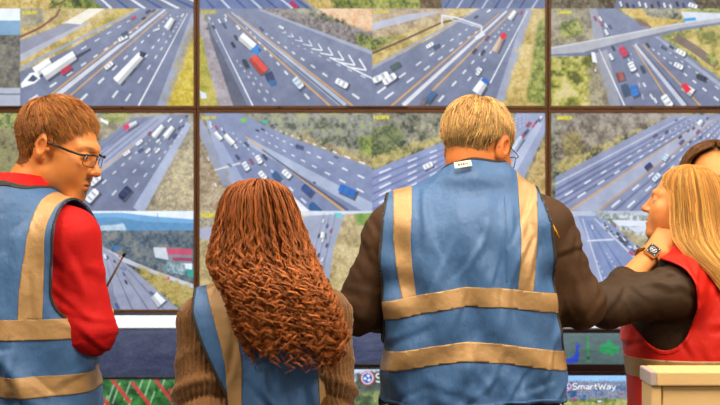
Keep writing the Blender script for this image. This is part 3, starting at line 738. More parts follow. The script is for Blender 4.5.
class Grid:
    def __init__(s, lo, hi, vs):
        s.lo = np.asarray(lo, float); s.vs = vs
        s.n = np.maximum(np.ceil((np.asarray(hi, float) - s.lo) / vs).astype(int) + 1, 3)
        s.ax = [(s.lo[i] + vs * np.arange(s.n[i])).astype(np.float32) for i in range(3)]
        s.F = np.full(s.n, 0.3, np.float32)
    def add(s, fn, lo, hi, k=0.0, op='u', pad=0.015):
        """fn(X,Y,Z)->distance, evaluated only inside lo..hi"""
        sl = []
        for i in range(3):
            a = int(np.floor((lo[i] - pad - k - s.lo[i]) / s.vs)); b = int(np.ceil((hi[i] + pad + k - s.lo[i]) / s.vs)) + 1
            a, b = max(a, 0), min(b, s.n[i])
            if b <= a: return s
            sl.append(slice(a, b))
        X = s.ax[0][sl[0]][:, None, None]; Y = s.ax[1][sl[1]][None, :, None]; Z = s.ax[2][sl[2]][None, None, :]
        d = fn(X, Y, Z).astype(np.float32)
        sl = tuple(sl)
        if op == 'u': s.F[sl] = smin(s.F[sl], d, k)
        elif op == 's': s.F[sl] = smax(s.F[sl], -d, k)
        elif op == 'i': s.F[sl] = smax(s.F[sl], d, k)
        return s
    # primitives
    def ell(s, c, r, k=0.0, op='u', R=None):
        c = np.asarray(c, float); r = np.asarray(r, float); m = r.max()
        def f(X, Y, Z):
            x, y, z = X - c[0], Y - c[1], Z - c[2]
            if R is not None:
                x, y, z = (R[0][0]*x + R[1][0]*y + R[2][0]*z, R[0][1]*x + R[1][1]*y + R[2][1]*z, R[0][2]*x + R[1][2]*y + R[2][2]*z)
            a = np.sqrt((x/r[0])**2 + (y/r[1])**2 + (z/r[2])**2); b = np.sqrt((x/r[0]**2)**2 + (y/r[1]**2)**2 + (z/r[2]**2)**2) + 1e-6
            return a * (a - 1) / b
        return s.add(f, c - m, c + m, k, op)
    def cap(s, a, b, ra, rb, k=0.0, op='u', wob=None):
        a = np.asarray(a, float); b = np.asarray(b, float); d = b - a; L2 = float(d @ d) + 1e-12; m = max(ra, rb)
        def f(X, Y, Z):
            t = np.clip(((X - a[0]) * d[0] + (Y - a[1]) * d[1] + (Z - a[2]) * d[2]) / L2, 0, 1)
            q = np.sqrt((X - a[0] - t*d[0])**2 + (Y - a[1] - t*d[1])**2 + (Z - a[2] - t*d[2])**2) - (ra + (rb - ra) * t)
            if wob is not None: q = q - wob(X, Y, Z, t)
            return q
        e = 0.012 if wob is not None else 0
        return s.add(f, np.minimum(a, b) - m - e, np.maximum(a, b) + m + e, k, op)
    def loft(s, rows, k=0.0, op='u', yaw=0.0, o=(0, 0), n=2.4, off=0.0, wob=None):
        """rows (z, cx, cy, half width, half depth) of a superelliptic trunk, turned by yaw about o"""
        rw = np.array(sorted(rows), float); c, q = math.cos(yaw), math.sin(yaw)
        zs = rw[:, 0]; zf = np.linspace(zs[0], zs[-1], 80)
        tab = np.stack([np.interp(zf, zs, rw[:, i]) for i in range(1, 5)])
        ker = np.hanning(11); ker /= ker.sum()
        tab = np.stack([np.convolve(np.pad(t, 5, mode='edge'), ker, 'valid') for t in tab])
        m = max(rw[:, 3].max(), rw[:, 4].max()) + off + abs(rw[:, 1]).max() + abs(rw[:, 2]).max()
        def f(X, Y, Z):
            x = (X - o[0]) * c + (Y - o[1]) * q; y = -(X - o[0]) * q + (Y - o[1]) * c
            cx, cy, a, b = (np.interp(Z, zf, t) for t in tab); a = a + off; b = b + off
            u = np.abs((x - cx) / a); v = np.abs((y - cy) / b)
            g = (u**n + v**n)**(1.0/n)
            rad = np.sqrt((x - cx)**2 + (y - cy)**2) + 1e-4
            d = rad * (1 - 1 / np.maximum(g, 1e-3))
            if wob is not None: d = d - wob(X, Y, Z)
            dz = np.maximum(Z - zs[-1] - off, zs[0] - off - Z)
            return smax(d, dz + 0 * d, 0.02)
        return s.add(f, (o[0] - m, o[1] - m, zs[0] - off), (o[0] + m, o[1] + m, zs[-1] + off), k, op)
    def mesh(s):
        return surface_nets(s.F, s.lo, s.vs)

def surface_nets(F, lo, vs):
    S = F < 0
    c = S[:-1,:-1,:-1].astype(np.int8)
    cnt = np.zeros(c.shape, np.int8)
    for i in (0, 1):
        for j in (0, 1):
            for k in (0, 1):
                cnt += S[i:S.shape[0]-1+i, j:S.shape[1]-1+j, k:S.shape[2]-1+k]
    act = (cnt > 0) & (cnt < 8)
    I = np.argwhere(act)
    if len(I) == 0: return np.zeros((0, 3)), np.zeros((0, 4), np.int32)
    idx = np.full(act.shape, -1, np.int32); idx[act] = np.arange(len(I))
    corners = [(i, j, k) for i in (0, 1) for j in (0, 1) for k in (0, 1)]
    val = {cn: F[I[:,0]+cn[0], I[:,1]+cn[1], I[:,2]+cn[2]] for cn in corners}
    acc = np.zeros((len(I), 3)); num = np.zeros(len(I))
    for a in corners:
        for ax in range(3):
            if a[ax]: continue
            b = list(a); b[ax] = 1; b = tuple(b)
            va, vb = val[a], val[b]; m = (va < 0) != (vb < 0)
            t = np.where(m, va / np.where(m, va - vb, 1), 0)
            p = np.array(a, float)[None, :].repeat(len(I), 0); p[:, ax] = t
            acc[m] += p[m]; num[m] += 1
    V = np.asarray(lo)[None] + vs * (I + acc / num[:, None])
    Q = []
    for ax in range(3):
        o1, o2 = [x for x in range(3) if x != ax]
        sh = list(S.shape); sh[ax] -= 1
        a = [slice(None)] * 3; b = [slice(None)] * 3
        a[ax] = slice(0, -1); b[ax] = slice(1, None)
        for o in (o1, o2):
            a[o] = slice(1, -1); b[o] = slice(1, -1)
        sa, sb = S[tuple(a)], S[tuple(b)]
        E = np.argwhere(sa != sb)
        if not len(E): continue
        flip = sa[E[:,0], E[:,1], E[:,2]]
        E = E.copy(); E[:, o1] += 1; E[:, o2] += 1
        def cell(d1, d2):
            q = E.copy(); q[:, o1] -= d1; q[:, o2] -= d2
            return idx[q[:,0], q[:,1], q[:,2]]
        q = np.stack([cell(1,1), cell(0,1), cell(0,0), cell(1,0)], 1)
        if ax == 1: flip = ~flip
        q[~flip] = q[~flip][:, ::-1]
        Q.append(q)
    Q = np.concatenate(Q); Q = Q[(Q >= 0).all(1)]
    return V, Q

def tri(Q): return Q if Q.shape[1] == 3 else np.concatenate([Q[:, [0,1,2]], Q[:, [0,2,3]]])

def clip(V, T, s, extra=None):
    """keep the part of a triangle mesh where the vertex field s > 0, cut cleanly; extra fields are carried along"""
    ex = list(extra or [])
    pos = s > 0; npos = pos[T].sum(1)
    keep = T[npos == 3]; newT = [keep]
    A = np.concatenate([V, s[:, None]] + [e[:, None] for e in ex], 1)
    mixed = T[(npos == 1) | (npos == 2)]
    add = []
    if len(mixed):
        mp = pos[mixed]; one = mp.sum(1) == 1
        lone = np.where(one, mp.argmax(1), (~mp).argmax(1))
        r = np.arange(len(mixed))
        a, b, c = mixed[r, lone], mixed[r, (lone+1) % 3], mixed[r, (lone+2) % 3]
        def cut(p, q):
            key = np.stack([np.minimum(p, q), np.maximum(p, q)], 1)
            return key
        keys = np.concatenate([cut(a, b), cut(a, c)])
        u, inv = np.unique(keys, axis=0, return_inverse=True); inv = inv.ravel()
        t = s[u[:,0]] / (s[u[:,0]] - s[u[:,1]])
        t = np.clip(t, 0.02, 0.98)
        N = A[u[:,0]] * (1 - t[:,None]) + A[u[:,1]] * t[:,None]
        base = len(A); A = np.concatenate([A, N])
        ab = base + inv[:len(a)]; ac = base + inv[len(a):]
        newT.append(np.stack([a, ab, ac], 1)[one])
        w = ~one
        newT.append(np.stack([ab, b, c], 1)[w]); newT.append(np.stack([ab, c, ac], 1)[w])
    T = np.concatenate(newT)
    used = np.zeros(len(A), bool); used[T.ravel()] = True
    re = np.cumsum(used) - 1
    A = A[used]; T = re[T]
    out = A[:, :3], T
    if extra is not None: return out + tuple(A[:, 4 + i] for i in range(len(ex)))
    return out

def vnormals(V, F):
    T = tri(F) if F.shape[1] == 4 else F
    n = np.cross(V[T[:,1]] - V[T[:,0]], V[T[:,2]] - V[T[:,0]])
    N = np.zeros_like(V)
    for i in range(3): np.add.at(N, T[:, i], n)
    return N / (np.linalg.norm(N, axis=1, keepdims=True) + 1e-12)

def relax(V, F, it=2):
    """a little smoothing of a net"""
    T = tri(F) if F.shape[1] == 4 else F
    E = np.concatenate([T[:, [0,1]], T[:, [1,2]], T[:, [2,0]]])
    for _ in range(it):
        S = np.zeros_like(V); c = np.zeros(len(V))
        np.add.at(S, E[:,0], V[E[:,1]]); np.add.at(S, E[:,1], V[E[:,0]])
        np.add.at(c, E[:,0], 1); np.add.at(c, E[:,1], 1)
        V = V * .5 + .5 * S / np.maximum(c, 1)[:, None]
    return V

class Noise3:
    def __init__(s, seed): s.g = np.random.default_rng(seed).random((32, 32, 32)).astype(np.float32) - .5
    def __call__(s, P, f):
        """smooth noise, about -.5..+.5, at P (n,3) with f (3,) cells per metre"""
        q = P * np.asarray(f) + 100.0
        i = np.floor(q).astype(int); t = q - i; t = t * t * (3 - 2 * t); i0 = i % 32; i1 = (i + 1) % 32
        r = 0
        for a in (0, 1):
            for b in (0, 1):
                for c in (0, 1):
                    w = (t[:,0] if a else 1 - t[:,0]) * (t[:,1] if b else 1 - t[:,1]) * (t[:,2] if c else 1 - t[:,2])
                    r = r + w * s.g[(i1 if a else i0)[:,0], (i1 if b else i0)[:,1], (i1 if c else i0)[:,2]]
        return r
NOI = Noise3(3)

def rot(yaw=0.0, pitch=0.0, roll=0.0):
    """yaw: turns the face (+y) towards +x (to the right seen from the camera); pitch>0: nose down; roll>0: head leans right"""
    y, p, r = (math.radians(v) for v in (yaw, pitch, roll))
    Rz = np.array([[math.cos(y), math.sin(y), 0], [-math.sin(y), math.cos(y), 0], [0, 0, 1]])
    Rx = np.array([[1, 0, 0], [0, math.cos(p), math.sin(p)], [0, -math.sin(p), math.cos(p)]])
    Ry = np.array([[math.cos(r), 0, math.sin(r)], [0, 1, 0], [-math.sin(r), 0, math.cos(r)]])
    return Rz @ Rx @ Ry

# ------------------------------------------------------------------ people: materials
M['skin'] = mat('skin', (200, 140, 100), 0.48, attr=True, var=0.05, vscale=60, bump=0.12, bscale=220, bdist=0.002, sss=0.12)
M['eye'] = mat('eye_white', (228, 220, 210), 0.15)
M['iris'] = mat('iris', (70, 80, 80), 0.1)
M['hairmat'] = mat('hair', (150, 90, 40), 0.5, attr=True, spec=0.3)
M['vest_blue'] = mat('blue_vest_fabric', (66, 106, 158), 0.52, spec=0.4, var=0.05, vscale=9, bump=0.6, bscale=20, bdist=0.016, stretch=(1, 1, .55), detail=7)
M['vest_red'] = mat('red_vest_fabric', (216, 28, 14), 0.55, var=0.05, vscale=9, bump=0.35, bscale=24, bdist=0.012, detail=6)
M['tape'] = mat('tan_reflective_tape', (180, 144, 98), 0.42, metal=0.1, var=0.10, vscale=14, bump=0.5, bscale=24, bdist=0.010, detail=6)
M['binding'] = mat('dark_binding', (48, 42, 38), 0.7)
M['brown_jacket'] = mat('brown_jacket_cloth', (66, 39, 8), 0.8, var=0.12, vscale=30, bump=0.4, bscale=16, bdist=0.014, detail=8)
M['dark_jacket'] = mat('dark_brown_jacket_cloth', (56, 35, 11), 0.7, var=0.12, vscale=30, bump=0.4, bscale=16, bdist=0.014, detail=8)
M['red_shirt'] = mat('red_shirt_cloth', (188, 8, 10), 0.75, spec=.3, var=0.06, vscale=50, bump=0.25, bscale=110, bdist=0.004)
M['knit'] = mat('brown_rib_knit', (112, 74, 32), 0.9, var=0.22, vscale=150, bump=0.5, bscale=260, bdist=0.004, sheen=.25)
M['trouser'] = mat('dark_trouser_cloth', (38, 40, 50), 0.85, bump=0.2)
M['shoe'] = mat('black_leather_shoe', (22, 20, 20), 0.4)
M['cream'] = mat('cream_label', (222, 214, 196), 0.7)
M['ink'] = mat('label_ink', (70, 66, 60), 0.7)
M['yellow_trim'] = mat('yellow_trim', (218, 150, 20), 0.6)
M['frame_dark'] = mat('dark_glasses_frame', (48, 34, 26), 0.35)
M['frame_metal'] = mat('thin_metal_frame', (90, 92, 98), 0.25, metal=.8)
M['blue_lining'] = mat('blue_lining', (40, 74, 128), 0.6)
gl = bpy.data.materials.new('spectacle_lens'); gl.use_nodes = True
_n = gl.node_tree; _n.nodes.remove(_n.nodes['Principled BSDF'])
_t = _n.nodes.new('ShaderNodeBsdfTransparent'); _g = _n.nodes.new('ShaderNodeBsdfGlossy'); _m = _n.nodes.new('ShaderNodeMixShader')
_g.inputs['Roughness'].default_value = .03; _m.inputs[0].default_value = .10; _t.inputs[0].default_value = (.95, .96, .97, 1)
_n.links.new(_t.outputs[0], _m.inputs[1]); _n.links.new(_g.outputs[0], _m.inputs[2]); _n.links.new(_m.outputs[0], _n.nodes['Material Output'].inputs[0])
M['lens'] = gl

# ------------------------------------------------------------------ people: the head, in its own frame (face +y, up +z, origin between the ears)
def head_grid(female=False, neck_to=None, neck_r=0.058, vs=0.0025, jaw=1.0):
    g = Grid((-.105, -.14, -.22), (.105, .145, .145), vs)
    g.ell((0, -.016, .036), (.075, .094, .084))
    g.ell((0, .032, -.012), (.064, .064, .078), .03)
    for s in (-1, 1):
        g.cap((s*.047*jaw, .008, -.058), (s*.018, .072, -.098), .021, .017, .03)
        g.ell((s*.042, .058, -.022), (.022, .026, .020), .025)
        g.cap((s*.012, .089, .024), (s*.044, .070, .024), .010 if female else .0125, .009, .016)
        g.ell((s*.034, .055, -.050), (.022, .030, .022), .03)
    g.ell((0, .078, -.104), (.019 if female else .023, .017, .015), .022)
    g.ell((0, .072, -.066), (.030, .024, .026), .025)
    for s in (-1, 1):
        g.ell((s*.032, .101, .004), (.019, .016, .012), .014, 's')
    g.cap((0, .087, .014), (0, .110, -.026), .0075, .0105, .012)
    g.ell((0, .112, -.030), (.0105, .011, .0095), .008)
    for s in (-1, 1): g.ell((s*.0115, .101, -.033), (.0075, .011, .0075), .007)
    for s in (-1, 1): g.ell((s*.006, .108, -.041), (.0035, .005, .003), .003, 's')
    g.cap((-.019, .088, -.064), (.019, .088, -.064), .0055, .0055, .008)
    g.ell((0, .0965, -.0615), (.017, .007, .0058), .006)
    g.ell((0, .0945, -.0735), (.016, .0075, .0065), .006)
    g.ell((0, .103, -.0675), (.021, .010, .0018), .003, 's')
    for s in (-1, 1):   # eyelids
        g.ell((s*.032, .0815, .0045), (.0165, .0125, .0118), .006)
        g.ell((s*.0325, .0935, .003), (.0138, .0095, .0054), .003, 's')
    for s in (-1, 1):   # ears
        c, q = math.cos(s * .42), math.sin(s * .42)
        R = [[c, q, 0], [-q, c, 0], [0, 0, 1]]
        g.ell((s*.082, -.014, .001), (.0078, .0205, .034), .006, 'u', R)
        g.ell((s*.0775, -.006, -.024), (.0065, .012, .013), .006, 'u', R)
        g.ell((s*.0885, -.008, .002), (.006, .0105, .017), .004, 's', R)
        g.cap((s*.083, -.012, .012), (s*.083, -.003, -.012), .0035, .003, .003)
        g.ell((s*.079, .006, -.003), (.005, .005, .007), .004)
    if neck_to is not None: g.cap((0, -.022, -.045), neck_to, neck_r, neck_r * 1.08, .03)
    return g

SK = dict(orange=(0.60, 0.235, 0.075))
def skin_colors(V, base, lips=(0.52, 0.13, 0.08), stubble=0.0, brows=None):
    """flesh, lips, brows and stubble as they are coloured on a head given in its own frame"""
    c = np.tile(np.asarray(base, float), (len(V), 1))
    x, y, z = V.T
    def blob(cx, cy, cz, rx, ry, rz):
        return np.clip(1.6 - 1.6 * np.sqrt(((np.abs(x) - cx)/rx)**2 + ((y - cy)/ry)**2 + ((z - cz)/rz)**2), 0, 1)[:, None]
    w = blob(0, .095, -.0675, .021, .02, .0115); c = c * (1 - w) + np.asarray(lips) * w
    w = .35 * blob(.045, .06, -.028, .03, .04, .028); c = c * (1 - w) + np.asarray(base) * np.array([1.08, .78, .72]) * w
    w = .3 * blob(0, .115, -.028, .02, .02, .018); c = c * (1 - w) + np.asarray(base) * np.array([1.08, .72, .66]) * w
    w = .4 * blob(.084, -.01, 0, .02, .03, .04); c = c * (1 - w) + np.asarray(base) * np.array([1.05, .66, .55]) * w
    if brows is not None:
        w = .8 * blob(.030, .088, .027, .022, .03, .0055); c = c * (1 - w) + np.asarray(brows) * w
    if stubble:
        n = (NOI(V, (600,)*3) + .5)[:, None]
        w = stubble * np.clip(blob(0, .085, -.088, .034, .05, .024) + blob(0, .1, -.052, .028, .03, .010), 0, 1) * (.45 + .75 * n)
        lipw = blob(0, .095, -.0675, .021, .02, .010); w = np.clip(w * (1 - lipw), 0, .9)
        c = c * (1 - w) + np.array([.16, .065, .025]) * w
    return c

# ------------------------------------------------------------------ hands
def hand_grid(wrist, fwd, pnormal, thumb_side=1, curl=0.5, size=1.0, forearm=None, fr=.036, vs=.0025, spread=.12, wr=.027):
    """wrist point, direction of the hand, normal of the back of the hand; five bent fingers"""
    f = np.asarray(fwd, float); f /= np.linalg.norm(f)
    n = np.asarray(pnormal, float); n -= f * (n @ f); n /= np.linalg.norm(n)
    t = np.cross(f, n) * thumb_side
    w = np.asarray(wrist, float); S = size
    pts = [w + f*.2*S + t*.1*S, w - f*.03, w + t*.1, w - t*.08, w + n*.09, w - n*.12, w + f*.2*S]
    if forearm is not None: pts.append(np.asarray(forearm) + .05); pts.append(np.asarray(forearm) - .05)
    P = np.array(pts)
    g = Grid(P.min(0) - .01, P.max(0) + .01, vs)
    if forearm is not None: g.cap(forearm, w, fr, wr * S)
    else: g.cap(w - f*.05, w, wr * S, wr * S)
    for u in (-1, -.33, .33, 1):
        g.cap(w + f*.008*S + t*u*.014*S, w + f*.088*S + t*u*.030*S - n*abs(u)*.003, .0155*S, .0115*S, .012)
    lens = [(.066, 1.0), (.078, .36), (.074, -.30), (.058, -.95)]     # index .. little
    for L, u in lens:
        L *= S; p = w + f*.092*S + t*u*.028*S - n*(.002 + .003*abs(u)); d = f + t*u*spread; d /= np.linalg.norm(d)
        r = .0088*S if u > -.9 else .0076*S
        for q, (frac, rr) in enumerate(((.45, 1.0), (.31, .93), (.24, .84))):
            a = curl * (0.55 + .5*q); d2 = d * math.cos(a) - n * math.sin(a)
            e = p + d2 * L * frac
            g.cap(p, e, r*rr*1.03, r*rr*.95, .003)
            p, d = e, d2
            n_ = n
    # thumb leaves the side of the palm near its base
    p = w + f*.022*S + t*.022*S; d = f*.62 + t*.62 - n*.45; d /= np.linalg.norm(d)
    g.cap(p, p + d*.042*S, .0150*S, .0115*S, .010); p = p + d*.042*S
    d = f*.85 + t*.25 - n*(.3 + curl*.5); d /= np.linalg.norm(d); g.cap(p, p + d*.032*S, .0108*S, .0098*S, .004); p = p + d*.032*S
    d = f*.85 - t*.1*curl - n*(.35 + curl*.5); d /= np.linalg.norm(d); g.cap(p, p + d*.026*S, .0098*S, .0075*S, .004)
    return g

# ------------------------------------------------------------------ hair
def strands(P, R, closed_tip=True):
    """P (n,m,3) centre lines, R (n,m) radii -> three-sided tubes"""
    n, m, _ = P.shape
    T = np.gradient(P, axis=1); T /= np.linalg.norm(T, axis=2, keepdims=True) + 1e-9
    ref = np.array([.3, -1.0, .2]); ref /= np.linalg.norm(ref)
    u = np.cross(T, ref); u /= np.linalg.norm(u, axis=2, keepdims=True) + 1e-6
    w = np.cross(T, u)
    V = np.empty((n, m, 3, 3), np.float32)
    for k in range(3):
        a = 2 * math.pi * k / 3 + math.pi / 2
        V[:, :, k] = P + R[..., None] * (math.cos(a) * u + math.sin(a) * w)
    i = np.arange(n)[:, None, None]; j = np.arange(m - 1)[None, :, None]; k = np.arange(3)[None, None, :]
    a = (i * m + j) * 3 + k; b = (i * m + j) * 3 + (k + 1) % 3
    Q = np.stack([a, b, b + 3, a + 3], -1).reshape(-1, 4)
    return V.reshape(-1, 3), Q

def strand_colors(n, m, base, var, tip=None, seed=0, bands=None):
    r = np.random.default_rng(seed)
    b = np.asarray(base, float)[None] * np.exp(r.normal(0, var, (n, 1))) * (1 + r.normal(0, var * .25, (n, 3)))
    c = np.repeat(b[:, None], m, 1)
    if tip is not None:
        t = np.linspace(0, 1, m)[None, :, None]; c = c * (1 - t) + c * (np.asarray(tip) / np.asarray(base)) * t
    return np.repeat(np.clip(c, 0, 1)[:, :, None], 3, 2).reshape(-1, 3)

def short_hair(V, F, mask, crown, flow, n, length, lift, rad, seed, center, radii, part=None, m=6, curl=0.0):
    """strands combed over a head mesh given in head frame; flow(P)->direction"""
    r = np.random.default_rng(seed)
    T = tri(F); A = np.linalg.norm(np.cross(V[T[:,1]] - V[T[:,0]], V[T[:,2]] - V[T[:,0]]), axis=1) * mask[T].all(1)
    N = vnormals(V, F)
    ti = r.choice(len(T), n, p=A / A.sum()); bc = r.dirichlet((1, 1, 1), n)
    p = (V[T[ti]] * bc[..., None]).sum(1); nn = (N[T[ti]] * bc[..., None]).sum(1); nn /= np.linalg.norm(nn, axis=1, keepdims=True) + 1e-9
    L = (length(p) if callable(length) else length) * r.uniform(.7, 1.15, n)
    pts = [p - nn * .002]; q = p.copy(); cen = np.asarray(center); rad3 = np.asarray(radii)
    jit = r.normal(0, .12, (n, 3)); lf = r.uniform(.3, 1.0, n) * lift
    for s in range(1, m):
        d = flow(q) + jit
        e = (q - cen) / rad3**2; e /= np.linalg.norm(e, axis=1, keepdims=True)
        d -= e * (d * e).sum(1, keepdims=True); d /= np.linalg.norm(d, axis=1, keepdims=True) + 1e-9
        up = (lf * math.sin(math.pi * min(1, .25 + s / m)))[:, None] if s < m - 1 else (lf * .35)[:, None]
        q = q + d * (L / (m - 1))[:, None] + e * up * (1.0 / (m - 1)) * 1.6
        # keep outside the skull
        g = np.sqrt((((q - cen) / rad3)**2).sum(1)); bad = g < 1.02
        q[bad] = cen + (q[bad] - cen) * (1.02 / g[bad])[:, None]
        pts.append(q.copy())
    P = np.stack(pts, 1)
    R = rad * np.linspace(1, .45, m)[None] * r.uniform(.7, 1.2, (n, 1))
    return P, R
# ------------------------------------------------------------------ people: assembling bodies and clothes
def seg_param(P, a, b):
    a = np.asarray(a, float); b = np.asarray(b, float); d = b - a; L = np.linalg.norm(d); u = d / L
    t = ((P - a) @ u) / L; q = P - a - np.clip(t, 0, 1)[:, None] * d
    h = np.array([0, 0, 1.0]) if abs(u[2]) < .8 else np.array([0, 1.0, 0])
    e1 = np.cross(u, h); e1 /= np.linalg.norm(e1); e2 = np.cross(u, e1)
    return t, np.linalg.norm(q, axis=1), np.arctan2(q @ e1, q @ e2), L

def capd(P, a, b, ra, rb):
    a = np.asarray(a, float); b = np.asarray(b, float); d = b - a
    t = np.clip(((P - a) @ d) / (d @ d), 0, 1)
    return np.linalg.norm(P - a - t[:, None] * d, axis=1) - (ra + (rb - ra) * t)

def fold_noise(P, amp, f1=(16, 16, 9), f2=(40, 40, 26)):
    n1 = NOI(P, f1); n2 = NOI(P + 7.3, f2)
    r = 1 - 2 * np.abs(NOI(P + 3.1, f1) * 2)           # ridges read as creases
    return amp * (n1 * 1.1 + .5 * n2 + .35 * r)

def creases(P, seed, n, xr, zr, ang, amp, ln=(.05, .16), w=(.007, .014), spread=.45):
    """soft cloth folds: short ridges with a lit and a shaded flank, spread over a part of the garment"""
    r = np.random.default_rng(seed); out = np.zeros(len(P)); x, z = P[:, 0], P[:, 2]
    for _ in range(n):
        cx, cz = r.uniform(*xr), r.uniform(*zr); a = r.normal(ang, spread); L = r.uniform(*ln) / 2; ww = r.uniform(*w); h = amp * r.uniform(.5, 1.0) * r.choice([-1, 1])
        dx, dz = x - cx, z - cz
        t = dx * math.cos(a) + dz * math.sin(a); s = -dx * math.sin(a) + dz * math.cos(a) + .25 * t * t / L * r.uniform(-.5, .5)
        out += h * (s / ww) * np.exp(-(s / ww) ** 2) * np.exp(-(t / L) ** 4) * 2.0
    return out

def arm_folds(P, S, E, W, amp):
    out = np.zeros(len(P))
    for a, b, w in ((S, E, 1.0), (E, W, 1.0)):
        t, q, ang, L = seg_param(P, a, b)
        ne = np.exp(-((t - (1 if a is S else 0)) / .28) ** 2)
        ph = t * L * 78 + 2.2 * np.sin(ang + t * 3) + 3.0 * NOI(P, (14, 14, 14))
        near = np.exp(-(q / .11) ** 2)
        out += amp * near * (.35 + ne) * np.sin(ph) * .6 * (t > -.1) * (t < 1.1)
    return out

def build_trousers(person, hipz, hw, hd, yaw, o, matn='trouser', legx=.09):
    g = Grid((-.3 + o[0], -.28 + o[1], .03), (.3 + o[0], .28 + o[1], hipz + .03), .010)
    g.loft([(hipz - .12, 0, 0, hw, hd), (hipz, 0, 0, hw * .96, hd * .96)], .02, yaw=yaw, o=o)
    c, q = math.cos(yaw), math.sin(yaw)
    def w(x, y, z): return np.array([o[0] + c*x - q*y, o[1] + q*x + c*y, z])
    for s in (-1, 1):
        g.cap(w(s*legx, 0, hipz - .13), w(s*legx, .01, .50), .100 * hw / .19, .068, .04); g.cap(w(s*legx, .01, .50), w(s*legx, -.015, .09), .066, .058, .03)
    V, Q = g.mesh()
    mesh_np('trousers', V, Q, M[matn], person)
    for s in (-1, 1):
        g = Grid((-.3 + o[0], -.32 + o[1], -.004), (.3 + o[0], .4 + o[1], .14), .007)
        g.cap(w(s*legx, -.05, .04), w(s*legx*1.08, .14, .032), .040, .034); g.cap(w(s*legx, -.03, .05), w(s*legx, -.02, .11), .038, .044, .03)
        g.add(lambda X, Y, Z: -Z + 0*X + 0*Y, (-9,-9,-9), (9,9,9), 0, 'i')
        V, Q = g.mesh(); mesh_np('shoe', V, Q, M['shoe'], person)

def world_head(R, o, sc, V): return (V * sc) @ R.T + np.asarray(o)

def frame(px0, d):
    """person frame: origin on the floor under pixel column px0 at distance d; l(px,py) gives local x and z there"""
    m = d / FPX; x0 = (px0 - 360) * m
    def l(px, py, near=0.0):
        dd = d - near
        return ((px - 360) * dd / FPX - x0, EYE - (py - 202.5) * dd / FPX)
    return np.array([x0, d, 0.0]), l

def make_body(label, base, headV, headQ, headC, hands, coarse, skin, seed=0):
    """one continuous body mesh: the person, everything else hangs on it"""
    Vs, Qs, Cs, off = [], [], [], 0
    for V, Q, C in [(headV, headQ, headC)] + hands + [coarse]:
        Vs.append(V); Qs.append(Q + off); Cs.append(C if C is not None else np.tile(skin, (len(V), 1))); off += len(V)
    o = mesh_np('person', np.concatenate(Vs), np.concatenate(Qs), M['skin'], None, np.concatenate(Cs), loc=base)
    return tag(o, label, 'person')

def coarse_body(rows, arms, yaw, o, neck, hipz, legx=.09):
    g = Grid((-.5, -.45, .05), (.5, .45, neck[1][2] + .08), .012)
    g.loft([(z, cx, cy, a - .03, b - .03) for z, cx, cy, a, b in rows if a > .05], .03, yaw=yaw, o=o)
    for S, E, W, r in arms:
        g.cap(S, E, r[0] * .55, r[1] * .62, .03); g.cap(E, W, r[1] * .62, r[2] * .7, .02)
    g.cap(neck[0], neck[1], .05, .05, .03)
    c, q = math.cos(yaw), math.sin(yaw)
    for s in (-1, 1):
        h = (o[0] + c*s*legx, o[1] + q*s*legx)
        g.cap((*h, hipz - .1), (*h, .5), .065, .045, .03); g.cap((*h, .5), (*h, .08), .045, .034, .02)
    V, Q = g.mesh()
    return V, Q, None

def cloth_solid(o, th, offset=-1.0):
    s = o.modifiers.new('thickness', 'SOLIDIFY'); s.thickness = th; s.offset = offset
    return o

def patch(name, V, T, fields, m, parent, lift, th, label=None, N=None):
    """a piece of cloth cut out of a surface where every field is positive"""
    nx, ny, nz = N.T
    ex = [nx, ny, nz] + list(fields[1:])
    res = clip(V, T, fields[0], ex)
    V2, T2, rest = res[0], res[1], list(res[2:])
    for i in range(len(fields) - 1):
        f = rest[3]; keep = rest[:3] + rest[4:]
        res = clip(V2, T2, f, keep); V2, T2, rest = res[0], res[1], list(res[2:])
    if len(V2) == 0: return None
    N2 = np.stack(rest[:3], 1); N2 /= np.linalg.norm(N2, axis=1, keepdims=True) + 1e-9
    lab = np.arange(len(V2))                                     # separate pieces become separate parts
    while True:
        q = lab[T2].min(1); new = lab.copy()
        for i in range(3): np.minimum.at(new, T2[:, i], q)
        new = new[new]
        if (new == lab).all(): break
        lab = new
    ids, cnt = np.unique(lab[T2[:, 0]], return_counts=True)
    big = ids[cnt >= max(24, cnt.max() * (.9 if name in ('vest', 'seam') else .06))]
    first = None
    for k in big:
        t = T2[lab[T2[:, 0]] == k]; used, inv = np.unique(t, return_inverse=True)
        o = mesh_np(name, (V2 + N2 * lift)[used], inv.reshape(t.shape), m, parent)
        cloth_solid(o, th)
        if label: o['label'] = label
        first = first or o
    return first

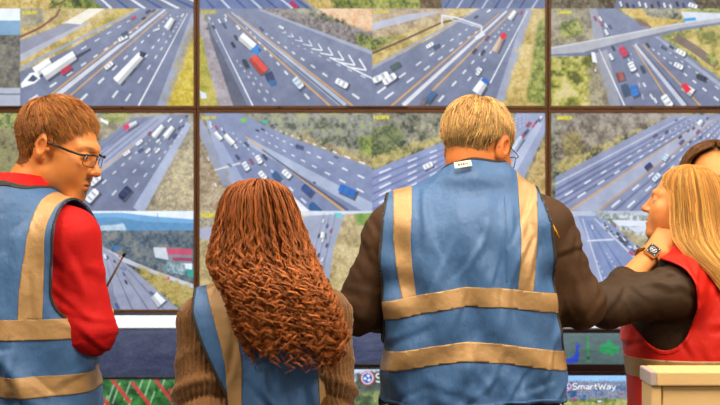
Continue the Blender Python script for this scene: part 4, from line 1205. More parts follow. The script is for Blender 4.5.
def glasses(person, R, o, sc, m, rim_w, lens_h, dark=True, full=True, drop=-.002, fy=.1065):
    """spectacles in head frame: two rims, bridge, two temples, lenses"""
    root = empty('glasses'); root.parent = person
    def W(p): return tuple(world_head(R, o, sc, np.array([p]))[0])
    for s in (-1, 1):
        pts = []
        for k in range(24):
            a = 2 * math.pi * k / 24; e = .5
            cx, cz = math.copysign(abs(math.cos(a))**e, math.cos(a)), math.copysign(abs(math.sin(a))**e, math.sin(a))
            x = s*.034 + .025*cx; pts.append(W((x, fy - 8.0*(abs(x) - .02)**2 * (abs(x) > .02), drop + lens_h*cz)))
        MB().tube(pts, rim_w, 6, closed=True).build('rim', m, root, smooth=True)
        c = np.mean(pts, 0)
        V = [tuple(c)] + pts; F = [(0, 1 + k, 1 + (k + 1) % 24) for k in range(24)]
        MB().add(V, F).build('lens', M['lens'], root, smooth=True)
        tp = [(s*.059, fy - .0085, drop + lens_h*.75), (s*.071, fy - .021, drop + lens_h*.75), (s*.079, .06, .010), (s*.081, .01, .014), (s*.082, -.015, .012), (s*.081, -.03, -.008)]
        t = MB().tube([W(p) for p in tp], rim_w * (3.6 if dark else 1.0), 6, sy=1.0); t.build('temple', m, root, smooth=True)
        if dark:
            MB().tube([W((s*.012, fy + .001, drop + lens_h*.95)), W((s*.034, fy + .0005, drop + lens_h*1.05)), W((s*.060, fy - .0085, drop + lens_h*.95))], rim_w * 2.8, 6).build('brow_bar', m, root, smooth=True)
    MB().tube([W((-.010, fy, drop + .004)), W((0, fy + .004, drop + .007)), W((.010, fy, drop + .004))], rim_w, 6).build('bridge', m, root, smooth=True)
    return root

def eyes(person, R, o, sc):
    for s in (-1, 1):
        c = world_head(R, o, sc, np.array([[s*.032, .0800, .0035]]))[0]
        b = []
        MBs = MB(); n = 12
        for i in range(n + 1):
            for j in range(n * 2):
                th = math.pi * i / n; ph = math.pi * j / n
                b.append(c + .0122 * sc * np.array([math.sin(th)*math.cos(ph), math.sin(th)*math.sin(ph), math.cos(th)]))
        F = [(i*2*n + j, (i+1)*2*n + j, (i+1)*2*n + (j+1) % (2*n), i*2*n + (j+1) % (2*n)) for i in range(n) for j in range(2*n)]
        e = MBs.add(b, F).build('eye', M['eye'], person, smooth=True)
        f = R @ np.array([0, 1.0, 0]); q = c + f * .0112 * sc
        u = R @ np.array([1.0, 0, 0]); w = R @ np.array([0, 0, 1.0])
        pts = [q + f * .0016 * sc] + [q + .0055 * sc * (math.cos(k*math.pi/8)*u + math.sin(k*math.pi/8)*w) for k in range(16)]
        MB().add(pts, [(0, 1 + k, 1 + (k + 1) % 16) for k in range(16)]).build('iris', M['iris'], e, smooth=True)

def garment(name, g, m, person, amp=.003, folds=None, extra=None, rel=1, cut=None, fmul=1.0, label=None):
    V, Q = g.mesh(); V = relax(V, Q, rel); N = vnormals(V, Q)
    d = fold_noise(V, amp)
    if folds:
        for S, E, W, a in folds: d = d + arm_folds(V, S, E, W, a)
    if extra is not None: d = d + extra(V)
    V = V + N * d[:, None]
    T = tri(Q)
    if cut is not None:
        for f in cut(V):
            V, T = clip(V, T, f) if len(f) == len(V) else (V, T)
    o = mesh_np(name, V, T, m, person)
    if label: o['label'] = label
    return o

def sleeve_end(person, name, W, d, r, m): pass
SKIN = np.array([0.62, 0.25, 0.085])
# ------------------------------------------------------------------ building blocks shared by the people
def head_parts(R, o, sc, neck_base, female, base, neck_r=.058, jaw=1.0, **kw):
    nb = (np.asarray(R).T @ (np.asarray(neck_base) - np.asarray(o))) / sc
    g = head_grid(female, nb, neck_r / sc, jaw=jaw)
    V, Q = g.mesh(); V = relax(V, Q, 1)
    return V, Q, skin_colors(V, base, **kw)

HAIRLINE = [(-.14, -.058), (-.06, -.060), (-.040, -.048), (-.030, .000), (-.012, .034), (.012, .034), (.022, .004), (.034, .010), (.046, .050), (.066, .078), (.085, .088), (.11, .095)]
def hair_field(V, line=HAIRLINE):
    ys, zs = zip(*line)
    return (V[:, 2] - np.interp(V[:, 1], ys, zs)) * .7

def short_cut(person, name, V, Q, R, o, sc, base, var, th, n, length, lift, crown, bias, seed, line=HAIRLINE, rad=.0011, tip=None, label=None):
    """cropped hair: a thick cap over the scalp with combed strands on it"""
    T = tri(Q); f = hair_field(V, line); N = vnormals(V, Q)
    res = clip(V, T, f, [N[:,0], N[:,1], N[:,2], f])
    CV, CT = res[0], res[1]; CN = np.stack(res[2:5], 1); CN /= np.linalg.norm(CN, axis=1, keepdims=True) + 1e-9
    ff = np.clip(res[5] / .035, 0, 1); ff = ff * ff * (3 - 2 * ff)
    CV2 = CV + CN * (.0015 + th * ff * (1 + .5 * NOI(CV, (38, 38, 38))))[:, None]
    cr = np.asarray(crown, float); bi = np.asarray(bias, float)
    def flow(q):
        d = q - cr; d /= np.linalg.norm(d, axis=1, keepdims=True) + 1e-6
        return d + bi * np.clip(.5 + q[:, 2:3] * 8, 0, 1) + .5 * np.stack([NOI(q, (30,)*3), NOI(q + 5, (30,)*3), NOI(q + 9, (30,)*3)], 1)
    mask = np.ones(len(CV2), bool)
    P, Rr = short_hair(CV2, CT, mask, cr, flow, n, length, lift, rad, seed, (0, -.016, .036), (.077, .096, .086))
    SV, SQ = strands(P, Rr)
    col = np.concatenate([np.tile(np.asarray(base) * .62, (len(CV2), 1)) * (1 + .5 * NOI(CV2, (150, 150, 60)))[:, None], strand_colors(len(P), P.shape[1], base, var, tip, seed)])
    W = world_head(R, o, sc, np.concatenate([CV2, SV]))
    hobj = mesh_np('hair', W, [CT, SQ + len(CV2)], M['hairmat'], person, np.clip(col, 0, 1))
    if label: hobj['label'] = label
    return hobj

def long_hair(person, rows, gap, gw, sh, n, m, base, var, seed, send, wave=None, rad=.0012, tip=None, rho=(.80, 1.03), locks=0, drape=None, shell=.84, jit=.03):
    """hair as a body of cross-sections from crown to tips (x centre, y centre, half width, half depth, z); strands run down it"""
    r = np.random.default_rng(seed)
    rw = np.array(rows, float)
    dl = np.hypot(np.diff(rw[:, 4]), np.diff((rw[:, 2] + rw[:, 3]) / 2)) + np.hypot(np.diff(rw[:, 0]), np.diff(rw[:, 1])) * .6
    S = np.concatenate([[0], np.cumsum(dl)]); S /= S[-1]
    sf = np.linspace(0, 1, 160); tab = np.stack([np.interp(sf, S, rw[:, i]) for i in range(5)])
    ker = np.hanning(9); ker /= ker.sum()
    tab = np.stack([np.convolve(np.pad(t, 4, mode='reflect', reflect_type='odd'), ker, 'valid') for t in tab]); tab[2:4] = np.maximum(tab[2:4], .001)
    def body(s): return [np.interp(s, sf, t) for t in tab]
    def phi_at(ph, s, extra):
        d = (ph - gap + np.pi) % (2*np.pi) - np.pi
        g = gw * np.clip((s - sh) / .07, 0, 1)
        lim = g + extra * .22
        mag = np.abs(d); mag = np.where(mag < lim, lim + .25 * (mag - lim) * 0, mag)
        return gap + np.sign(d + 1e-9) * mag
    if locks:
        lp = r.uniform(0, 2*np.pi, locks); ls = r.uniform(0, .2, locks); lr = r.uniform(*rho, locks); lph = r.uniform(0, 6.28, locks); lw = r.uniform(.75, 1.3, locks); le = r.normal(0, 1, locks); lex = r.random(locks)
        li = r.integers(0, locks, n)
        ph0 = lp[li] + r.normal(0, jit, n); s0 = ls[li]; rr = lr[li] + r.normal(0, .010, n); pw = lph[li] + r.normal(0, .16, n); wl = lw[li]; lhand = r.choice([-1.0, 1.0], locks)[li]; lwob = r.uniform(.3, 1.6, locks)[li]; lwf = r.uniform(30, 70, locks)[li]; en = le[li] + r.normal(0, .25, n); ex = lex[li]
    else:
        ph0 = r.uniform(0, 2*np.pi, n); s0 = r.uniform(0, .14, n); rr = r.uniform(*rho, n); pw = r.uniform(0, 6.28, n); wl = r.uniform(.8, 1.25, n); en = r.normal(0, 1, n); ex = r.random(n)
    t = np.linspace(0, 1, m)[None]
    se = np.clip(send(ph0, en), .3, 1.0)
    s = s0[:, None] + (se - s0)[:, None] * t
    cx, cy, hw, hd, z = body(s)
    drift = np.cumsum(r.normal(0, jit * .25, (n, m)), 1) * .5
    ph = phi_at(ph0[:, None] + drift, s, ex[:, None])
    X = cx + rr[:, None] * hw * np.cos(ph); Y = cy + rr[:, None] * hd * np.sin(ph)
    if wave is not None:
        A, lam, z0, z1 = wave
        g = np.clip((z0 - z) / (z0 - z1), 0, 1); amp = A * (.10 + .90 * g**1.3)
        arg = 2*np.pi * (z0 - z) / (lam * wl[:, None]) * (1 + .25 * g) + pw[:, None]
        if locks: arg = arg * lhand[:, None] + lwob[:, None] * np.sin((z0 - z) * lwf[:, None])
        er = amp * np.cos(arg) * .9; et = amp * np.sin(arg)
        X = X + er * np.cos(ph) - et * np.sin(ph); Y = Y + er * np.sin(ph) + et * np.cos(ph)
        z = z + .35 * amp * np.sin(2 * arg + 1.0)
    P = np.stack([X, Y, z], -1)
    R = rad * np.concatenate([np.linspace(.9, 1.1, m // 2), np.linspace(1.1, .5, m - m // 2)])[None] * r.uniform(.7, 1.25, (n, 1))
    V, Q = strands(P, R)
    C = strand_colors(n, m, base, var, tip, seed)
    if locks: C = np.clip(C * np.repeat(np.exp(r.normal(0, .22, locks))[li], m * 3)[:, None], 0, 1)  # random tone per lock, the dark ones painting in deep shadows
    # the dense mass under the outer strands
    nph, ns = 56, 60
    pv = np.linspace(gap + .02, gap + 2*np.pi - .02, nph)[None]; sv = np.linspace(0, float(np.median(se)) - .05, ns)[:, None]
    cx, cy, hw, hd, z = body(sv + 0 * pv)
    ph = phi_at(pv + 0 * sv, sv + 0 * pv, 0.3)
    SV = np.stack([cx + shell * hw * np.cos(ph), cy + shell * hd * np.sin(ph), z - .008], -1).reshape(-1, 3)
    i = np.arange(ns - 1)[:, None]; j = np.arange(nph - 1)[None]
    SQ = np.stack([i*nph + j, i*nph + j + 1, (i+1)*nph + j + 1, (i+1)*nph + j], -1).reshape(-1, 4)
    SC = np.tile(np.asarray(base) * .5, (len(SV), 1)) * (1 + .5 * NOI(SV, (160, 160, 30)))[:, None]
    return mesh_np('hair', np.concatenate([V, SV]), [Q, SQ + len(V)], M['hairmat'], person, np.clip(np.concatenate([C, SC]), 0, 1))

def jacket_grid(lo, hi, vs, rows, yaw, o, arms, neck, n=2.4, kk=.035, off=0.0):
    g = Grid(lo, hi, vs)
    g.loft(rows, .03, yaw=yaw, o=o, n=n, off=off)
    for S, E, W, r in arms:
        g.cap(neck, S, r[3] + off, r[0] * .95 + off, .04)
    for S, E, W, r in arms:
        a = Grid(lo, hi, vs)
        a.cap(S, E, r[0] + off, r[1] + off, .02); a.cap(E, W, r[1] * 1.0 + off, r[2] + off, .025)
        g.F = smin(g.F, a.F, kk)
    return g

def vest_surface(lo, hi, vs, rows, yaw, o, arms, neck, off, n=2.4, amp=.003, extra=None, stub=.3, rel=2):
    g = Grid(lo, hi, vs)
    g.loft(rows, .03, yaw=yaw, o=o, n=n, off=off)
    for S, E, W, r in arms:
        S = np.asarray(S, float); E = np.asarray(E, float)
        g.cap(neck, S, r[3] + off, r[0] * .95 + off, .04)
        g.cap(S, S + (E - S) * stub, r[0] + off, r[0] + off, .035)
    V, Q = g.mesh(); V = relax(V, Q, rel); N = vnormals(V, Q)
    d = fold_noise(V, amp, (11, 11, 6), (30, 30, 15))
    if extra is not None: d = d + extra(V)
    V = V + N * d[:, None]
    return V, tri(Q), vnormals(V, Q)

def vest_piece(name, V, T, N, fields, m, parent, lift, th):
    return patch(name, V, T, fields, m, parent, lift, th, None, N)

def armhole(P, a, b, ra, rb, ys=.5):
    sc = np.array([1, ys, 1.0])
    d = capd(P * sc, np.asarray(a) * sc, np.asarray(b) * sc, ra, rb)
    s = 1 if a[0] > 0 else -1                                   # nothing of the vest stays on the outer side of the arm
    ax = np.interp(P[:, 2], [min(a[2], b[2]), max(a[2], b[2])], [b[0], a[0]] if b[2] < a[2] else [a[0], b[0]])
    return np.where((P[:, 2] > b[2]), np.minimum(d, s * (ax - P[:, 0])), d)

# ================================================================== the grey-blond man in the middle, seen from behind
def man_middle():
    base, l = frame(472, 3.0)
    R = rot(36, 20, 2); o = np.array([.016, .035, 1.662]); sc = .885
    nb = (.002, .010, 1.555)
    sk = np.array([.68, .215, .05])
    HV, HQ, HC = head_parts(R, o, sc, nb, False, sk, .0545, stubble=.1, brows=(.3, .16, .06))
    rows = [(.86, 0, 0, .190, .145), (1.09, .004, 0, .190, .145), (1.25, .002, 0, .190, .140), (1.40, 0, 0, .184, .128), (1.49, 0, .0, .172, .110), (1.54, 0, .0, .112, .082), (1.572, 0, .004, .042, .052)]
    aL = ((-.166, .0, 1.466), (-.256, -.008, 1.300), (-.13, .21, 1.272), (.070, .050, .044, .044))
    aR = ((.156, .0, 1.478), (.243, -.008, 1.314), (.12, .21, 1.285), (.070, .050, .044, .044))
    arms = [aL, aR]
    hands = []
    for A, s in ((aL, -1), (aR, 1)):
        W = np.array(A[2]); f = np.array([-s*.75, .45, .1])
        g = hand_grid(W, f, np.array([s*.3, .75, .35]), thumb_side=-s, curl=.55, forearm=np.array(A[1])*.3 + W*.7, fr=.034, vs=.004)
        V, Q = g.mesh(); hands.append((V, Q, None))
    coarse = coarse_body(rows, arms, 0, (0, 0), (nb, tuple(o + np.array([0, 0, -.02]))), .95)
    p = make_body('man with grey-blond hair and glasses, back turned, wearing a blue vest over a brown jacket', base,
                  world_head(R, o, sc, HV), HQ, HC, hands, coarse, sk)
    eyes(p, R, o, sc)
    line = [(-.14, -.020), (-.06, -.024), (-.052, -.022), (-.043, .002), (-.030, .036), (.012, .040), (.022, .008), (.032, .014), (.046, .052), (.060, .080), (.080, .094), (.11, .10)]
    short_cut(p, 'hair', HV, HQ, R, o, sc, (.45, .235, .066), .30, .0075, 4200, lambda q: .018 + .030 * np.clip((q[:, 2] + .02) * 14, 0, 1) - .016 * np.clip((np.abs(q[:, 0]) - .055) * 90, 0, 1) * (q[:, 2] < .075), .006, (.006, -.045, .118), (.10, -.10, -.55), 21, line, rad=.0011, tip=(.62, .40, .16))
    glasses(p, R, o, sc, M['frame_metal'], .0011, .019, dark=False)
    lo, hi = (-.36, -.24, .84), (.36, .34, 1.64)
    ex = lambda P: -.004 * np.exp(-((P[:, 2] - 1.09) / .03) ** 2)
    g = jacket_grid(lo, hi, .0052, rows, 0, (0, 0), arms, (.004, .004, 1.582))
    garment('jacket', g, M['brown_jacket'], p, .0016, [(a[0], a[1], a[2], .0030) for a in arms], extra=lambda P: creases(P, 15, 9, (-.30, -.20), (1.26, 1.48), -.9, .004) + creases(P, 16, 9, (.215, .30), (1.26, 1.48), .9, .0035), rel=2)
    # the vest
    def fold(P):
        x, y, z = P.T
        f = .0075 * np.sin(x * 62 + 2.2*np.sin(z*9) + 1.2) * np.exp(-((z - 1.36) / .12)**2) * (y < .02)
        f += .0075 * np.sin(x * 46 + 30*(z - 1.2)*np.sign(x) + 2) * np.exp(-((z - 1.21) / .05)**2)
        f += .006 * np.sin(x * 80 - 22*(z - 1.1) + 1.6*np.sin(z*40)) * np.exp(-((z - 1.115) / .035)**2)
        f += .006 * np.sin((x*.8 + z)*70 + 2*np.sin(x*20)) * np.exp(-((np.abs(x) - .17) / .04)**2) * np.exp(-((z - 1.36) / .1)**2)
        f += .006 * np.exp(-((x + .03 + .18*(z - 1.2)) / .022)**2) * np.clip((1.34 - z) / .15, 0, 1) * (y < 0)
        f += .004 * np.exp(-((x - .075) / .02)**2) * np.clip((z - 1.34) / .1, 0, 1) * (y < 0)
        f += creases(P, 5, 16, (-.13, .13), (1.33, 1.53), 1.5, .0042, spread=.28) + creases(P, 6, 14, (-.19, .19), (1.10, 1.30), .9, .0036, (.05, .14), spread=.7)
        f += creases(P, 8, 8, (-.19, .19), (1.095, 1.14), .3, .0032, (.06, .14))
        return f
    V, T, N = vest_surface(lo, hi, .0056, rows, 0, (0, 0), arms, (.004, .004, 1.582), .0180, amp=.009, extra=fold)
    x, y, z = V.T
    fa = np.minimum(armhole(V, (-.268, 0, 1.68), (-.266, -.01, 1.26), .079, .071), armhole(V, (.212, 0, 1.68), (.262, -.01, 1.26), .084, .084))
    fn = np.where(z > 1.46, np.hypot(x - .006, (y - .030) * .95) - .071, .05)
    fh = z - (1.094 + .006*np.sin(x*14)) + 1.2*np.clip(y - .02, -.01, .01)
    vest = vest_piece('vest', V, T, N, [fa, fn, fh], M['vest_blue'], p, 0, .003)
    def mid(pts):
        xs, zs = zip(*[l(a, b, .125) for a, b in pts]); return np.interp(x, xs, zs)
    z1 = mid([(382, 313), (402, 309), (430, 302), (465, 296), (500, 297), (535, 301), (562, 305)])
    z2 = mid([(383, 365), (402, 361), (430, 355), (465, 350), (500, 352), (535, 357), (566, 363)])
    hh = .0205
    for zz in (z1, z2):
        vest_piece('reflective_stripe', V, T, N, [hh - np.abs(z - zz), fa - .002], M['tape'], vest, .0016, .0014)
    def colx(pts):
        xs, zs = zip(*[l(a, b, .115) for a, b in pts]); o_ = np.argsort(zs); return np.interp(z, np.array(zs)[o_], np.array(xs)[o_])
    for pts in ([(404, 183), (402, 240), (404, 265), (409, 297)], [(531, 181), (529, 240), (527, 265), (524, 292)]):
        w = np.interp(z, [1.33, 1.56], [.0155, .0205])
        vest_piece('reflective_stripe', V, T, N, [w - np.abs(x - colx(pts)), z - (z1 + hh - .001), fn - .003], M['tape'], vest, .0014, .0014)
    for f, others in ((fa, [fn, fh]), (fn, [fa])):
        vest_piece('edge_binding', V, T, N, [.0026 - np.abs(f - .0022)] + others, M['binding'], vest, .0012, .0020)
    vest_piece('seam', V, T, N, [.0012 - np.abs(x - l(500, 0)[0]), z - (z1 + hh), fn - .004], M['vest_blue'], vest, .0016, .001)
    vest_piece('hem_stitch', V, T, N, [.0035 - np.abs(fh - .005), fa], M['vest_blue'], vest, .0014, .0014)
    # size label standing out of the neckline
    cx, cz = l(463, 164, .075); lb = MB()
    c = np.array([cx, -.0735, cz]); u = np.array([.0185, 0, .003]); w = np.array([-.001, .006, .0066])
    lb.add([c - u - w, c + u - w, c + u + w, c - u + w] + [q + np.array([0, .0008, 0]) for q in (c - u - w, c + u - w, c + u + w, c - u + w)],
           [(0,1,2,3),(7,6,5,4),(0,4,5,1),(1,5,6,2),(2,6,7,3),(3,7,4,0)])
    lo_ = lb.build('size_label', M['cream'], vest); lo_['label'] = 'cream size label at the neckline'
    ib = MB()
    for k, (a, b) in enumerate(((-.6, -.35), (-.28, -.1), (-.03, .2), (.28, .42), (.5, .62))):
        ib.add([c + u*a - w*.35 + (0, -.0006, 0), c + u*b - w*.35 + (0, -.0006, 0), c + u*b + w*.3 + (0, -.0006, 0), c + u*a + w*.3 + (0, -.0006, 0)], [(0,1,2,3)])
    tag(ib.build('label_print', M['ink'], lo_), kind=None)
    # short yellow piping on the right sleeve
    q0, q1 = at(551, 222, 2.905) - base, at(559, 238, 2.905) - base
    MB().tube([q0, q0 * .5 + q1 * .5 - (0, .004, 0), q1], .0022, 6).build('piping', M['yellow_trim'], p, smooth=True)['label'] = 'short yellow piping on the right sleeve'
    build_trousers(p, .95, .185, .14, 0, (0, 0))
    return p, arms

# ================================================================== the man in the red shirt at the left
def man_left():
    base, l = frame(5, 2.95)
    yaw = math.radians(-25)
    hx, hz = l(59.5, 149)
    R = rot(102, 17, 0); o = np.array([hx, .0, hz]); sc = .875
    nb = (.035, -.01, 1.53)
    sk = np.array([.74, .27, .072])
    HV, HQ, HC = head_parts(R, o, sc, nb, False, sk, .055, stubble=1.0, brows=(.2, .085, .03))
    rows = [(.86, 0, 0, .195, .140), (1.09, 0, 0, .200, .142), (1.25, 0, 0, .202, .140), (1.38, 0, 0, .196, .130), (1.46, 0, 0, .178, .112), (1.53, 0, 0, .14, .092), (1.585, 0, .004, .085, .074)]
    c, q = math.cos(yaw), math.sin(yaw)
    aR = ((.158, -.078, 1.462), (.200, -.085, 1.268), (.188, .105, 1.248), (.063, .053, .040, .052))
    aL = ((-.158, .078, 1.462), (-.24, .06, 1.24), (-.12, .26, 1.22), (.070, .056, .040, .055))
    arms = [aL, aR]
    hands = []
    W = np.array(aR[2]); g = hand_grid(W, (-.05, .97, .10), (.90, 0, -.42), thumb_side=-1, curl=.95, forearm=np.array(aR[1])*.3 + W*.7, fr=.032, vs=.004); V, Q = g.mesh(); hands.append((V, Q, None))
    W2 = np.array(aL[2]); g = hand_grid(W2, (.8, .5, .1), (-.3, .8, .3), thumb_side=1, curl=.5, forearm=np.array(aL[1])*.3 + W2*.7, fr=.032, vs=.004); V, Q = g.mesh(); hands.append((V, Q, None))
    coarse = coarse_body(rows, arms, yaw, (0, 0), (nb, tuple(o + np.array([-.03, 0, -.03]))), .95)
    p = make_body('man in a red long-sleeved shirt and blue vest, head in profile, dark-framed glasses', base,
                  world_head(R, o, sc, HV), HQ, HC, hands, coarse, sk)
    eyes(p, R, o, sc)
    line = [(-.14, -.060), (-.06, -.062), (-.042, -.050), (-.034, .000), (-.016, .040), (.006, .040), (.013, .010), (.022, .034), (.036, .068), (.056, .088), (.078, .098), (.11, .10)]
    short_cut(p, 'hair', HV, HQ, R, o, sc, (.27, .092, .020), .30, .0085, 4200, lambda q: .016 + .034 * np.clip((q[:, 2] - .02) * 14, 0, 1) - .016 * np.clip((q[:, 1] - .03) * 25, 0, 1), .006, (.0, -.066, .104), (0, .35, -.15), 5, line, rad=.0012, tip=(.42, .17, .04))
    glasses(p, R, o, sc, M['frame_dark'], .0008, .0150, dark=True)
    lo, hi = (-.36, -.28, .84), (.36, .36, 1.62)
    g = jacket_grid(lo, hi, .0052, rows, yaw, (0, 0), arms, (.012, -.005, 1.540), kk=.03)
    garment('shirt', g, M['red_shirt'], p, .0016, [(a[0], a[1], a[2], .0036) for a in arms], extra=lambda P: creases(P, 35, 9, (.15, .25), (1.22, 1.40), 2.3, .0035), rel=2)
    # ribbed crew collar
    mb = MB(); n = 36; V = []; F = []
    for k in range(n):
        a = 2*math.pi*k/n
        for rr, zz in ((.098, 1.548), (.080, 1.590), (.074, 1.588), (.092, 1.540)):
            V.append((.030 + rr*1.06*math.cos(a), -.006 + rr*math.sin(a), zz - .18*rr*math.sin(a) - .05*rr*math.cos(a)))
    for k in range(n):
        for w in range(4): F.append((4*k + w, 4*((k+1) % n) + w, 4*((k+1) % n) + (w+1) % 4, 4*k + (w+1) % 4))
    mb.add(V, F).build('collar', M['red_shirt'], p, smooth=True)
    def fold(P):
        x, y, z = P.T; u = x*c + y*q
        f = .008 * np.sin(u*55 + 2*np.sin(z*11)) * np.exp(-((z - 1.2) / .09)**2)
        f += .009 * np.exp(-((u - .12 - .5*(1.2 - z)) / .02)**2) * (z < 1.23)
        f += creases(P, 25, 14, (-.14, .14), (1.30, 1.48), 1.5, .0036, spread=.3) + creases(P, 26, 16, (-.05, .22), (1.06, 1.27), 2.2, .0042, spread=.6)
        return f
    V, T, N = vest_surface(lo, hi, .0056, rows, yaw, (0, 0), arms, (.012, -.005, 1.540), .0135, amp=.008, extra=fold)
    x, y, z = V.T; u = x*c + y*q; v = -x*q + y*c
    UV = np.stack([u, v, z], 1)
    fa = np.minimum(armhole(UV, (.255, 0, 1.62), (.262, 0, 1.355), .064, .082), armhole(UV, (-.255, 0, 1.62), (-.262, 0, 1.355), .064, .082))
    fn = np.where(z > 1.42, np.hypot(x - .028, (y + .004)) - .094, .05)
    fh = z - (1.04 + 0*x)
    vest = vest_piece('vest', V, T, N, [fa, fn, fh], M['vest_blue'], p, 0, .003)
    zz1 = l(0, 328, .12)[1] + .0*u; zz2 = l(0, 384, .12)[1] + 0*u
    for zz in (zz1, zz2): vest_piece('reflective_stripe', V, T, N, [.0215 - np.abs(z - zz), fa - .002], M['tape'], vest, .0016, .0014)
    # over-shoulder stripes: follow the photograph's slant on the right, mirrored on the left
    cu = np.interp(z, [1.26, 1.36, 1.45, 1.54], [.158, .158, .160, .160])
    for s in (1, -1):
        vest_piece('reflective_stripe', V, T, N, [.0200 - np.abs(u - s*cu), z - (zz1 + .0205), fn - .004], M['tape'], vest, .0014, .0014)
    for f, others in ((fa, [fn, fh]), (fn, [fa])):
        vest_piece('edge_binding', V, T, N, [.0026 - np.abs(f - .0022)] + others, M['binding'], vest, .0012, .0020)
    build_trousers(p, .95, .185, .14, yaw, (0, 0))
    # the two-way radio held in front of him
    d = 2.95 + .182
    a0 = at(107.5, 285, d); a1 = at(125.3, 252.5, d)
    ax = (a1 - a0) / np.linalg.norm(a1 - a0)
    b0 = a0 - ax * .162
    r = empty('two_way_radio', tuple(b0)); tag(r, 'handheld radio in the red-sleeved man\'s hand, only its thin antenna showing', 'radio')
    side = np.array([ax[2], 0, -ax[0]]); fw = np.array([0, 1.0, 0])
    def slab(p0, p1, w, t, name, m, bv):
        mb = MB(); V = []
        for P0 in (p0, p1):
            for sx, sy in ((-1,-1),(1,-1),(1,1),(-1,1)): V.append(P0 + side*w*sx + fw*t*sy)
        return mb.add(V, [(3,2,1,0),(4,5,6,7),(0,1,5,4),(1,2,6,5),(2,3,7,6),(3,0,4,7)]).build(name, m, r, bevel=bv)
    z0 = np.zeros(3)
    slab(z0 + ax*.02, z0 + ax*.125, .021, .014, 'body', M['black'], .004)
    MB().tube([ax*.125 + side*.012, ax*.138 + side*.012], .006, 10).build('volume_knob', M['black'], r, smooth=True)
    L = np.linalg.norm(a1 - b0)
    MB().tube([ax*.12 - side*.0, ax*.16, ax*(L - .006)], [.0042, .0028, .0022], 8).build('antenna', mat('antenna_rubber', (92, 66, 38), .6), r, smooth=True)
    MB().tube([ax*(L - .010), ax*L], .0034, 8).build('antenna_tip', M['black'], r, smooth=True)
    return p

